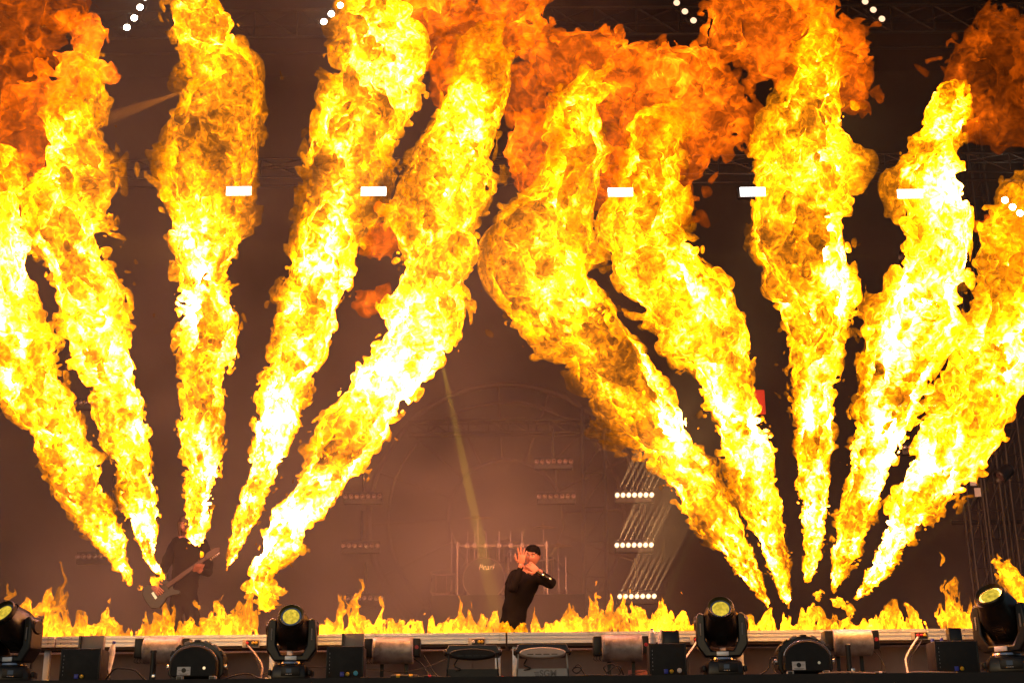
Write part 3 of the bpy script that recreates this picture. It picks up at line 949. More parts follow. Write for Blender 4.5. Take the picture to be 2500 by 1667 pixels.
YB = (1.0, .80, .10)
BEAMS = [
 (at(1040, 705, 5.6), at(1166, 1290, 5.6), 17000, (1.0, .74, .03), 2.6, 'small beam light shining yellow down on the drum kit cymbal'),
 (at(2440, 1165, 4.5), at(2060, 1500, 4.0), 9000, YB, 1.8, 'small beam light shining a yellow shaft down past the last jet'),
 (at(1790, 1060, 5.2), at(1640, 1430, 4.8), 7000, YB, 2.0, 'small beam light shining a thin yellow shaft beside the lit lamp bars'),
 (at(1070, 100, 4.0), at(960, 340, 3.6), 16000, (1.0, .42, .0), 5.0, 'small beam light shining orange between the fourth and fifth jets'),
 (at(2200, 628, 4.2), at(1950, 626, 4.2), 12000, (1.0, .50, .05), 2.6, 'small beam light shining a level orange shaft between two jets'),
 (at(480, 212, 4.2), at(340, 262, 4.0), 1500, (1.0, .30, .0), 9.0, 'small beam light shining orange beside the upright jet'),
]
for b in BEAMS:
    beam_lamp(*b)
# ------------------------------------------------------------------ people
SKINM = paint('skin', (.46, .19, .12), .5, 0, .1, 20)
SHIRT = paint('black_shirt', (.008, .006, .006), .8, 0, .3, 12, bump=.2, shine=.15)
TROUS = paint('black_trousers', (.007, .006, .006), .85, 0, .3, 12, shine=.15)
HAIRM = paint('dark_hair', (.005, .004, .004), .85, 0, .4, 90, bump=.5, shine=.12)
HAIRB = paint('brown_hair', (.09, .05, .03), .6, 0, .4, 60, bump=.5)
SHOE = paint('black_shoe', (.012, .011, .011), .5)
EYEW = paint('eye_white', (.55, .5, .47), .3)
LIPS = paint('lips', (.40, .13, .10), .5)


def body(name, J, bones, parent, mats, skin_parts=()):
    """one continuous skinned figure. J: joint -> (point, radius or pair); BONES: pairs of joints; SKIN_PARTS: bones of bare skin"""
    names = list(J)
    me = bpy.data.meshes.new(name)
    me.from_pydata([J[n][0] for n in names], [(names.index(a), names.index(b)) for a, b in bones], [])
    o = bpy.data.objects.new(name, me)
    COL.objects.link(o)
    sk = o.modifiers.new('skin', 'SKIN')
    for i, n in enumerate(names):
        r = J[n][1]
        me.skin_vertices[0].data[i].radius = r if hasattr(r, '__len__') else (r, r)
        me.skin_vertices[0].data[i].use_root = (i == 0)
    sb = o.modifiers.new('smooth', 'SUBSURF')
    sb.levels = sb.render_levels = 2
    dg = bpy.context.evaluated_depsgraph_get()
    ev = bpy.data.meshes.new_from_object(o.evaluated_get(dg))
    bpy.data.objects.remove(o)
    for m in mats:
        ev.materials.append(m)
    segs = [(Vector(J[a][0]), Vector(J[b][0]), 0 if (a, b) in skin_parts else (2 if a in ('hipA', 'hipB', 'kneeA', 'kneeB', 'pelvis') and b[:3] in ('hip', 'kne', 'ank') else 1)) for a, b in bones]
    for p in ev.polygons:
        best = None
        for a, b, k in segs:
            d = b - a
            t = max(0, min(1, (p.center - a).dot(d) / max(1e-9, d.length_squared)))
            dist = (p.center - a - d * t).length
            if best is None or dist < best[0]:
                best = (dist, k)
        p.material_index = best[1]
        p.use_smooth = True
    # cloth folds
    rng = np.random.default_rng(5)
    ph = rng.uniform(0, 6, 6)
    for v in ev.vertices:
        c = v.co
        v.co += v.normal * (.005 * math.sin(38 * c.z + 14 * c.x + ph[0]) + .004 * math.sin(26 * c.x - 31 * c.z + ph[1]) * math.sin(12 * c.y))
    ob = bpy.data.objects.new(name, ev)
    COL.objects.link(ob)
    ob.parent = parent
    return ob


def head(parent, M, hair_mat, long_hair=False):
    """head with face, ears and hair; M places it: local -y is where the face looks"""
    n, m = 40, 30
    bm = bmesh.new()
    def pt(u, v, grow=0.0):
        th, ph = math.pi * v, 2 * math.pi * u
        x, y, z = math.sin(th) * math.sin(ph), -math.sin(th) * math.cos(ph), math.cos(th)
        q_ = (math.hypot(x, y) ** 2.8 + abs(z) ** 2.8) ** (-1 / 2.8) if z > 0 else 1.0
        X, Y, Z = x * .079 * q_, y * .096 * q_, z * .112 * q_
        f = max(0, -y)
        if z < 0:                                   # jaw
            k = 1 - .34 * (-z) ** 1.3
            X *= k
            Y = Y * (1 - .12 * (-z)) - .012 * (-z) * f
        g = lambda cx, cz, sx, sz: math.exp(-((X - cx) / sx) ** 2 - ((Z - cz) / sz) ** 2) * (f > .2)
        Y -= .020 * g(0, -.018, .012, .020) + .010 * g(0, .008, .009, .022)      # nose
        Y -= .006 * g(-.03, .030, .022, .010) + .006 * g(.03, .030, .022, .010)  # brow
        Y += .011 * g(-.031, .010, .016, .010) + .011 * g(.031, .010, .016, .010)  # eye sockets
        Y -= .005 * g(0, -.058, .022, .008) - .004 * g(0, -.050, .02, .003)      # lips
        Y -= .006 * g(0, -.09, .02, .014)                                        # chin
        v3 = Vector((X, Y, Z))
        return v3 * (1 + grow)
    grid = [[bm.verts.new(pt(i / n, .004 + j / m * .992)) for i in range(n)] for j in range(m + 1)]
    for j in range(m):
        for i in range(n):
            bm.faces.new((grid[j][i], grid[j + 1][i], grid[j + 1][(i + 1) % n], grid[j][(i + 1) % n]))
    mb = MB()
    mb.bm.free()
    mb.bm = bm
    for s in (-1, 1):
        E = Matrix.Translation((s * .076, .012, -.004)) @ Matrix.Rotation(s * .35, 4, 'Z') @ Matrix.Diagonal((.009, .020, .032, 1))
        mb.lathe([(max(1e-4, math.sin(math.pi * i / 8)), -math.cos(math.pi * i / 8)) for i in range(9)], E, 12)
    mb.bm.transform(M)
    h = mb.build('head', SKINM, parent)
    for s in (-1, 1):
        MB().ball(M @ Vector((s * .031, -.079, .010)), .0105, 12, 8).build('eye', EYEW, h)
        MB().ball(M @ Vector((s * .031, -.0885, .009)), .0045, 8, 6).build('pupil', HAIRM, h)
        b = MB().tube([M @ Vector((s * x, y, z)) for x, y, z in ((.014, -.096, .029), (.03, -.097, .034), (.046, -.083, .030))], [.003, .004, .002], 6).build('eyebrow', HAIRM, h)
    MB().tube([M @ Vector(v) for v in ((-.022, -.088, -.055), (0, -.100, -.054), (.022, -.088, -.055))], [.002, .006, .002], 8).build('mouth', LIPS, h)
    hb = MB()
    bm = hb.bm
    rnd = random.Random(3)
    grid = {}
    for j in range(m + 1):
        for i in range(n):
            u, v = i / n, .004 + j / m * .992
            z = math.cos(math.pi * v)
            fr = math.cos(2 * math.pi * u)          # 1 in front
            lim = (.40 - .62 * (1 - fr) / 2 * 1.5)
            grow = .045 + .03 * rnd.random()
            grid[j, i] = bm.verts.new(pt(u, v, grow)) if z > max(-.55, lim - .02) else None
    for j in range(m):
        for i in range(n):
            q = [grid[j, i], grid[j + 1, i], grid[j + 1, (i + 1) % n], grid[j, (i + 1) % n]]
            if all(q):
                bm.faces.new(q)
    for v in [v for v in bm.verts if not v.link_faces]:
        bm.verts.remove(v)
    if long_hair:
        for k in range(46):
            a = math.pi * (.18 + 1.64 * k / 45) - math.pi / 2 + math.pi / 2
            sx, sy = math.sin(a), -math.cos(a)
            r0 = .082 + .012 * rnd.random()
            L = .20 + .10 * rnd.random()
            hb.tube([(sx * .05, sy * .06 + .0, .10), (sx * r0, sy * r0 * 1.15, .03), (sx * r0 * 1.12, sy * r0 * 1.2, -.08), (sx * r0 * (1.0 + .25 * rnd.random()), sy * r0 * 1.15 + .02, -.08 - L * .6)], [.010, .017, .015, .004], 6)
    bm.transform(M)
    hb.build('hair', hair_mat, h)
    return h


def hand(mb, palm, aim, side, curl, size=1.0, spread=.22):
    """palm and five jointed fingers: AIM where the fingers point, SIDE towards the thumb; CURL bends them"""
    aim, side = Vector(aim).normalized(), Vector(side)
    side = (side - aim * side.dot(aim)).normalized()
    nrm = side.cross(aim).normalized()
    P = Vector(palm)
    s = size
    R = Matrix((side, aim, nrm)).transposed()
    mb.box(P, (.085 * s, .095 * s, .032 * s), R, bevel=.013 * s)
    for k, (off, ln) in enumerate(((.032, .078), (.011, .088), (-.011, .082), (-.031, .064))):
        base = P + side * off * s + aim * .040 * s
        d = (aim + side * spread * (off / .04)).normalized()
        c = curl[k] if hasattr(curl, '__len__') else curl
        pts, q = [base], base
        for j, f in enumerate((.45, .33, .25)):
            d = (Matrix.Rotation(c * (.7 + .25 * j), 3, side) @ d).normalized()
            q = q + d * ln * f * s
            pts.append(q)
        mb.tube(pts, [.0105 * s, .0098 * s, .0088 * s, .006 * s], 8)
    b = P + side * .038 * s - aim * .028 * s
    d = (side + aim * .7 - nrm * .25).normalized()
    mb.tube([b, b + d * .034 * s, b + (d + aim * .5).normalized() * .064 * s, b + (d + aim * .9).normalized() * .088 * s], [.014 * s, .0125 * s, .0105 * s, .007 * s], 8)


def look(c, fwd, up=(0, 0, 1)):
    """frame at c whose -y looks along FWD"""
    f = Vector(fwd).normalized()
    x = (-f).cross(Vector(up)).normalized()
    z = x.cross(-f).normalized()
    return Matrix.Translation(c) @ Matrix((x, -f, z)).transposed().to_4x4()


# the singer: leaning in, one hand raised before the face, the other closed on a microphone
ys = 2.45
t = thing('person', 'singer in black leaning forward with a raised hand and microphone', 'person', Vector((at(1255, 1500, ys).x, ys, LIP_Z)))
o = t.location
def L(px, py, dy):
    return at(px, py, ys + dy) - o
fl = lambda px, dy: Vector((at(px, 1600, ys + dy).x, ys + dy, LIP_Z)) - o
J = {
 'pelvis': (L(1250, 1522, .05), (.16, .12)), 'waist': (L(1256, 1490, .02), (.155, .115)), 'chest': (L(1268, 1448, -.05), (.175, .13)), 'bust': (L(1281, 1414, -.10), (.16, .12)),
 'neck': (L(1291, 1396, -.14), .062), 'skull': (L(1297, 1376, -.17), .055),
 'shA': (L(1254, 1404, -.06), .078), 'elA': (L(1250, 1440, -.30), .055), 'wrA': (L(1272, 1384, -.36), .036), 'haA': (L(1274, 1374, -.37), .030),
 'shB': (L(1312, 1407, -.13), .078), 'elB': (L(1353, 1427, -.18), .056), 'wrB': (L(1319, 1399, -.34), .036), 'haB': (L(1311, 1391, -.36), .030),
 'hipA': (L(1240, 1535, .05), .105), 'kneeA': (L(1222, 1620, -.06), .07), 'ankA': (fl(1205, .12) + Vector((0, 0, .09)), .048), 'toeA': (fl(1200, -.08) + Vector((0, 0, .035)), .04),
 'hipB': (L(1264, 1535, .05), .105), 'kneeB': (L(1288, 1618, -.10), .07), 'ankB': (fl(1298, .08) + Vector((0, 0, .09)), .048), 'toeB': (fl(1305, -.12) + Vector((0, 0, .035)), .04)}
bones = [('pelvis', 'waist'), ('waist', 'chest'), ('chest', 'bust'), ('bust', 'neck'), ('neck', 'skull'), ('bust', 'shA'), ('shA', 'elA'), ('elA', 'wrA'), ('wrA', 'haA'),
         ('bust', 'shB'), ('shB', 'elB'), ('elB', 'wrB'), ('wrB', 'haB'), ('pelvis', 'hipA'), ('hipA', 'kneeA'), ('kneeA', 'ankA'), ('ankA', 'toeA'), ('pelvis', 'hipB'), ('hipB', 'kneeB'), ('kneeB', 'ankB'), ('ankB', 'toeB')]
b = body('body', J, bones, t, [SKINM, SHIRT, TROUS], {('neck', 'skull'), ('wrA', 'haA'), ('wrB', 'haB')})
head(t, look(L(1300, 1357, -.20), (-.28, -.95, -.22), (.12, -.15, 1)), HAIRM)
hm = MB()
hand(hm, L(1273, 1364, -.38), L(1277, 1335, -.40) - L(1273, 1364, -.38), (-.6, -.2, .1), (-.05, .1, .15, .25), .95, .5)
hm.build('raised_hand', SKINM, t)
mic0, mic1 = L(1293, 1385, -.33), L(1345, 1413, -.42)
hm = MB()
d = (mic1 - mic0).normalized()
hand(hm, mic0.lerp(mic1, .22) + Vector((-.008, -.035, .012)), (-.55, -.15, .55), (-.6, -.2, -.7), .95, .95, .1)
hm.build('microphone_hand', SKINM, t)
mt = thing('microphone', 'black microphone gripped at the mouth of the singer', 'microphone', o + mic0)
Mm = d.to_track_quat('Z', 'Y').to_matrix().to_4x4()
ln = (mic1 - mic0).length
MB().lathe([(.017, .04), (.019, .06), (.015, ln * .7), (.0145, ln)], Mm, 18).build('handle', BLACK, mt)
MB().ball((0, 0, .02), .026, 16, 10).build('grille', BLACK2, mt)
MB().lathe([(.0195, ln * .62), (.0205, ln * .63), (.0205, ln * .68), (.0195, ln * .69)], Mm, 18).build('silver_ring', CHROME, mt)
MB().lathe([(.0155, ln * .95), (.016, ln * .96), (.016, ln * 1.02), (.012, ln * 1.03)], Mm, 18).build('end_cap', CHROME, mt)

# the guitarist in the smoke
yg = 4.3
ego = MB().box((0, 0, 0), (1.3, .9, DECK_Z - LIP_Z), bevel=.01).build('standing_platform', MATT)
ego.location = (at(450, 1600, yg).x, yg, (DECK_Z + LIP_Z) / 2)
tag(ego, 'black platform the guitarist stands on', 'platform')
t = thing('person', 'long haired guitarist in black hidden behind a jet of flame', 'person', Vector((at(450, 1500, yg).x, yg, DECK_Z)))
o = t.location
def L(px, py, dy):
    return at(px, py, yg + dy) - o
fl = lambda px, dy: Vector((at(px, 1600, yg + dy).x, yg + dy, DECK_Z)) - o
J = {
 'pelvis': (L(448, 1462, .03), (.17, .13)), 'waist': (L(450, 1432, .01), (.165, .12)), 'chest': (L(458, 1378, 0), (.20, .135)), 'bust': (L(460, 1335, -.01), (.17, .12)),
 'neck': (L(459, 1312, -.03), .065), 'skull': (L(457, 1292, -.05), .055),
 'shA': (L(428, 1326, 0), .085), 'elA': (L(396, 1396, -.05), .06), 'wrA': (L(380, 1424, -.26), .038), 'haA': (L(379, 1431, -.29), .03),
 'shB': (L(496, 1328, -.02), .085), 'elB': (L(512, 1398, -.12), .06), 'wrB': (L(489, 1394, -.32), .038), 'haB': (L(484, 1389, -.35), .03),
 'hipA': (L(434, 1474, .03), .11), 'kneeA': (L(420, 1555, -.08), .075), 'ankA': (fl(410, .05) + Vector((0, 0, .09)), .05), 'toeA': (fl(405, -.14) + Vector((0, 0, .035)), .04),
 'hipB': (L(464, 1474, .03), .11), 'kneeB': (L(478, 1555, -.08), .075), 'ankB': (fl(486, .05) + Vector((0, 0, .09)), .05), 'toeB': (fl(492, -.14) + Vector((0, 0, .035)), .04)}
body('body', J, bones, t, [SKINM, SHIRT, TROUS], {('neck', 'skull'), ('wrA', 'haA'), ('wrB', 'haB')})
head(t, look(L(456, 1280, -.07), (-.35, -.9, -.35)), HAIRB, True)
hm = MB()
g0, g1 = L(392, 1444, -.34), L(528, 1345, -.40)
ax = (g1 - g0).normalized()
hand(hm, L(481, 1386, -.40), (.35, -.5, .6), ax, .85, 1.0, .1)
hm.build('fretting_hand', SKINM, t)
hm = MB()
hand(hm, L(380, 1434, -.38), (.5, -.3, -.5), (.5, 0, .6), .6, 1.0, .1)
hm.build('picking_hand', SKINM, t)
gt = thing('electric_guitar', 'dark electric guitar held at the hip by the guitarist', 'guitar', o + g0)
up_ = Vector((0, -1, 0))
sd = ax.cross(up_).normalized()
up_ = sd.cross(ax).normalized()
Mg = Matrix((ax, -up_, sd)).transposed().to_4x4()
GB = paint('guitar_lacquer', (.012, .008, .007), .4, 0, .3, 10, coat=.4)
GN = paint('maple_neck', (.09, .045, .025), .4, 0, .2, 30)
out = [(-.20, .0), (-.19, .10), (-.12, .155), (-.03, .14), (.03, .105), (.09, .12), (.17, .165), (.20, .13), (.15, .07), (.16, .03), (.16, -.03), (.14, -.07), (.19, -.13), (.15, -.15), (.08, -.115), (.02, -.11), (-.05, -.15), (-.13, -.165), (-.19, -.11)]
MB().prism(out, -.022, .022, Mg).build('guitar_body', GB, gt, True, .008)
Lg = (g1 - g0).length
MB().prism([(.10, -.028), (Lg - .14, -.022), (Lg - .14, .022), (.10, .028)], -.044, -.022, Mg).build('neck', GN, gt, True, .004)
MB().prism([(Lg - .14, -.022), (Lg - .10, -.045), (Lg + .03, -.035), (Lg + .06, .0), (Lg + .03, .04), (Lg - .13, .03)], -.040, -.026, Mg).build('headstock', GN, gt, True, .004)
for i in range(6):
    MB().cyl(Mg @ Vector((Lg - .10 + .024 * i, -.033, .035)), Mg @ Vector((Lg - .10 + .024 * i, -.033, .062)), .006, 8).build('tuner', CHROME, gt)
for x in (.02, .09):
    MB().prism([(x, -.045), (x + .03, -.045), (x + .03, .045), (x, .045)], -.030, -.022, Mg).build('pickup', BLACK, gt, False)
MB().prism([(-.09, -.045), (-.06, -.045), (-.06, .045), (-.09, .045)], -.034, -.022, Mg).build('bridge', CHROME, gt, False)
# ------------------------------------------------------------------ stage smoke, thicker round the drum kit and the guitarist
def smoke_material():
    m = bpy.data.materials.new('stage_smoke')
    m.use_nodes = True
    nt = m.node_tree
    nt.nodes.clear()
    out = nt.nodes.new('ShaderNodeOutputMaterial')
    pv = node(nt, 'ShaderNodeVolumePrincipled')
    pv.inputs['Color'].default_value = (.86, .73, .72, 1)
    pv.inputs['Anisotropy'].default_value = 0.0
    tc = node(nt, 'ShaderNodeTexCoord')
    no = node(nt, 'ShaderNodeTexNoise', i_Scale=.42, i_Detail=2.0, i_Roughness=.5, i_Distortion=.6)
    nt.links.new(tc.outputs['Object'], no.inputs['Vector'])
    mr = node(nt, 'ShaderNodeMapRange', i_From_Min=.36, i_From_Max=.66, i_To_Min=.12, i_To_Max=1.7)
    nt.links.new(no.outputs['Fac'], mr.inputs['Value'])
    sx = node(nt, 'ShaderNodeSeparateXYZ')
    nt.links.new(tc.outputs['Object'], sx.inputs[0])
    gx = node(nt, 'ShaderNodeMapRange', i_From_Min=SMOKE_X0, i_From_Max=SMOKE_X1, i_To_Min=1.0, i_To_Max=.12, interpolation_type='SMOOTHSTEP')
    nt.links.new(sx.outputs['X'], gx.inputs['Value'])
    gz = node(nt, 'ShaderNodeMapRange', i_From_Min=2.8, i_From_Max=6.5, i_To_Min=1.0, i_To_Max=.36, interpolation_type='SMOOTHSTEP')
    nt.links.new(sx.outputs['Z'], gz.inputs['Value'])
    d = math_node(nt, 'MULTIPLY', math_node(nt, 'MULTIPLY', mr.outputs[0], gx.outputs[0]), math_node(nt, 'MULTIPLY', gz.outputs[0], SMOKE))
    nt.links.new(d, pv.inputs['Density'])
    nt.links.new(pv.outputs[0], out.inputs['Volume'])
    m.cycles.volume_step_rate = 1.0
    return m


SMOKE, SMOKE_X0, SMOKE_X1 = .19, -.8, 2.6
lo, hi = (-11.9, 3.1, LIP_Z + .01), (11.9, 10.3, 13.4)
sm = MB().box(((lo[0] + hi[0]) / 2, (lo[1] + hi[1]) / 2, (lo[2] + hi[2]) / 2), [b - a for a, b in zip(lo, hi)]).build('stage_smoke', smoke_material(), smooth=False)
tag(sm, 'thin brown stage smoke hanging behind the flames', 'smoke', kind='stuff')
# ------------------------------------------------------------------ flames: turbulence fields turned into surfaces
def spline_matrix(n, m, period):
    """n samples of a cubic B-spline over m control values, one control value each PERIOD samples"""
    t = np.arange(n) / period + 1.0
    i = np.floor(t).astype(int)
    f = t - i
    w = np.stack([(1 - f) ** 3, 3 * f ** 3 - 6 * f ** 2 + 4, -3 * f ** 3 + 3 * f ** 2 + 3 * f + 1, f ** 3], 1) / 6
    M = np.zeros((n, m), np.float32)
    for k in range(4):
        M[np.arange(n), np.clip(i + k - 1, 0, m - 1)] += w[:, k]
    return M


def noise_grid(rng, shape, period):
    """smooth random field on a grid, about -1..1; PERIOD in samples, one per axis"""
    if not hasattr(period, '__len__'):
        period = (period,) * 3
    cs = [int(n / p) + 4 for n, p in zip(shape, period)]
    c = rng.standard_normal(cs).astype(np.float32) * 1.55
    Ms = [spline_matrix(n, m, p) for n, m, p in zip(shape, cs, period)]
    a = np.tensordot(Ms[0], c, (1, 0))
    a = np.einsum('ijk,bj->ibk', a, Ms[1], optimize=True)
    return np.einsum('ijk,ck->ijc', a, Ms[2], optimize=True)


def surface_nets(Fd):
    """vertices (grid units) and quads of the zero level of a 3D array, positive inside"""
    F = np.pad(Fd, 1, constant_values=-1.0)
    s = F > 0
    nx, ny, nz = F.shape
    cnt = np.zeros((nx - 1, ny - 1, nz - 1), np.int8)
    for i in (0, 1):
        for j in (0, 1):
            for k in (0, 1):
                cnt += s[i:nx - 1 + i, j:ny - 1 + j, k:nz - 1 + k]
    act = (cnt > 0) & (cnt < 8)
    idx = np.full(act.shape, -1, np.int64)
    cells = np.argwhere(act)
    idx[act] = np.arange(len(cells))
    P = np.zeros((len(cells), 3), np.float32)
    W = np.zeros(len(cells), np.float32)
    quads = []
    for ax in range(3):
        sl0 = [slice(None)] * 3
        sl1 = [slice(None)] * 3
        sl0[ax] = slice(0, -1)
        sl1[ax] = slice(1, None)
        a, b = F[tuple(sl0)], F[tuple(sl1)]
        cross = (a > 0) != (b > 0)
        e = np.argwhere(cross)
        va, vb = a[cross], b[cross]
        t = va / (va - vb)
        pos = e.astype(np.float32)
        pos[:, ax] += t
        o1, o2 = (ax + 1) % 3, (ax + 2) % 3
        ring = []
        for d1, d2 in ((0, 0), (1, 0), (1, 1), (0, 1)):
            c = e.copy()
            c[:, o1] -= d1
            c[:, o2] -= d2
            q = idx[c[:, 0], c[:, 1], c[:, 2]]
            np.add.at(P, q, pos)
            np.add.at(W, q, 1)
            ring.append(q)
        q = np.stack(ring, 1)
        q[va < 0] = q[va < 0][:, ::-1]
        quads.append(q)
    return P / W[:, None] - 1.0, np.concatenate(quads)


def sample(A, P):
    """trilinear lookup of a grid at points in grid units"""
    n = np.array(A.shape) - 1
    p = np.clip(P, 0, n - 1e-3)
    i = p.astype(int)
    f = p - i
    out = 0
    for a in (0, 1):
        for b in (0, 1):
            for c in (0, 1):
                w = (f[:, 0] if a else 1 - f[:, 0]) * (f[:, 1] if b else 1 - f[:, 1]) * (f[:, 2] if c else 1 - f[:, 2])
                out = out + w * A[i[:, 0] + a, i[:, 1] + b, i[:, 2] + c]
    return out


def drop_specks(Q, n, least):
    """keep the quads of connected pieces with at least LEAST vertices"""
    lab = np.arange(n)
    for _ in range(60):
        m = lab[Q].min(1)
        new = lab.copy()
        for k in range(4):
            np.minimum.at(new, Q[:, k], m)
        new = new[new]
        if (new == lab).all():
            break
        lab = new
    size = np.bincount(lab, minlength=n)
    return Q[size[lab[Q[:, 0]]] >= least]


def quad_object(name, V, Q, mat, attrs, parent=None):
    used = np.unique(Q)
    re = np.full(len(V), -1, np.int64)
    re[used] = np.arange(len(used))
    V, Q = V[used], re[Q]
    me = bpy.data.meshes.new(name)
    me.vertices.add(len(V))
    me.vertices.foreach_set('co', V.astype(np.float32).ravel())
    me.loops.add(Q.size)
    me.loops.foreach_set('vertex_index', Q.astype(np.int32).ravel())
    me.polygons.add(len(Q))
    me.polygons.foreach_set('loop_start', np.arange(0, Q.size, 4, dtype=np.int32))
    for k, a in attrs.items():
        at_ = me.attributes.new(k, 'FLOAT', 'POINT')
        at_.data.foreach_set('value', a[used].astype(np.float32))
    me.polygons.foreach_set('use_smooth', np.ones(len(Q), bool))
    me.update(calc_edges=True)
    me.materials.append(mat)
    o = bpy.data.objects.new(name, me)
    COL.objects.link(o)
    o.parent = parent
    return o


def flame_material(name, cool, hot, sheet=1.0, keep=0.75, glow=0.0, rim=0.5, fine=1.0, scale=9.0, soft=.95):
    """thin glowing gas: every sheet adds its light (more where it is seen edge on) and lets most of what is behind through"""
    m = bpy.data.materials.new(name)
    m.use_nodes = True
    m.cycles.emission_sampling = 'NONE'
    nt = m.node_tree
    nt.nodes.clear()
    out = nt.nodes.new('ShaderNodeOutputMaterial')
    add = nt.nodes.new('ShaderNodeAddShader')
    tr = nt.nodes.new('ShaderNodeBsdfTransparent')
    em = nt.nodes.new('ShaderNodeEmission')
    a = node(nt, 'ShaderNodeAttribute', attribute_name='burn')
    tc = node(nt, 'ShaderNodeTexCoord')
    no = node(nt, 'ShaderNodeTexNoise', i_Scale=scale, i_Detail=2.5, i_Roughness=.62, i_Distortion=.9)
    nt.links.new(tc.outputs['Object'], no.inputs['Vector'])
    f = math_node(nt, 'MULTIPLY_ADD', no.outputs['Fac'], 4.2 * fine, -2.1 * fine)
    burn = math_node(nt, 'ADD', a.outputs['Fac'], f)
    e = math_node(nt, 'MULTIPLY', math_node(nt, 'EXPONENT', burn), sheet)
    # cool gas is a soft puff (thinner towards its outline), hot gas burns in thin sheets (brighter seen edge on)
    lw = node(nt, 'ShaderNodeLayerWeight', i_Blend=.5)
    fc = lw.outputs['Facing']
    ml = node(nt, 'ShaderNodeMapRange', i_From_Min=.5, i_From_Max=2.8, i_To_Min=-soft, i_To_Max=rim)
    nt.links.new(burn, ml.inputs['Value'])
    e = math_node(nt, 'MULTIPLY', e, math_node(nt, 'MULTIPLY_ADD', fc, ml.outputs[0], 1.0))
    tm = node(nt, 'ShaderNodeMix', data_type='RGBA')
    tm.inputs[6].default_value = (keep, keep * .96, keep * .88, 1)
    tm.inputs[7].default_value = (1, 1, 1, 1)
    nt.links.new(math_node(nt, 'POWER', fc, 1.5), tm.inputs[0])
    nt.links.new(tm.outputs[2], tr.inputs['Color'])
    mix = node(nt, 'ShaderNodeMix', data_type='RGBA')
    mix.inputs[6].default_value = (*cool, 1)
    mix.inputs[7].default_value = (*hot, 1)
    mr = node(nt, 'ShaderNodeMapRange', i_From_Min=2.4, i_From_Max=5.0)
    nt.links.new(burn, mr.inputs['Value'])
    nt.links.new(mr.outputs[0], mix.inputs[0])
    nt.links.new(mix.outputs[2], em.inputs['Color'])
    nt.links.new(e, em.inputs['Strength'])
    nt.links.new(tr.outputs[0], add.inputs[0])
    nt.links.new(em.outputs[0], add.inputs[1])
    nt.links.new(add.outputs[0], out.inputs['Surface'])
    if glow:
        ve = nt.nodes.new('ShaderNodeEmission')
        ve.inputs['Color'].default_value = (*cool, 1)
        ve.inputs['Strength'].default_value = glow
        nt.links.new(ve.outputs[0], out.inputs['Volume'])
    return m


MAT_JET = flame_material('jet_fire', (1.0, .265, .001), (1.0, .66, .20), .36, .86, 0, .25, 1.35, 13.0, .85)
MAT_CLOUD = flame_material('sooty_fire', (1.0, .145, .002), (1.0, .24, .006), .34, .82, 0, .3, 1.0, 8.0, .98)
MAT_LOW = flame_material('low_fire', (1.0, .275, .004), (1.0, .5, .08), .50, .88, 0, 1.2, .9, 20.0, .85)


def resample(pts, n):
    pts = np.array(pts, float)
    d = np.r_[0, np.cumsum(np.linalg.norm(np.diff(pts[:, :3], axis=0), axis=1))]
    t = np.linspace(0, d[-1], n)
    lin = np.stack([np.interp(t, d, pts[:, k]) for k in range(pts.shape[1])], 1)
    k = max(3, n // 30) | 1
    ker = np.hanning(k + 2)[1:-1]
    ker /= ker.sum()
    pad = np.pad(lin, ((k // 2, k // 2), (0, 0)), mode='reflect', reflect_type='odd')
    return np.stack([np.convolve(pad[:, j], ker, 'valid') for j in range(pts.shape[1])], 1), t


def veins(rng, shape, period):
    return np.clip(1 - np.abs(noise_grid(rng, shape, period)) / .22, 0, 1)


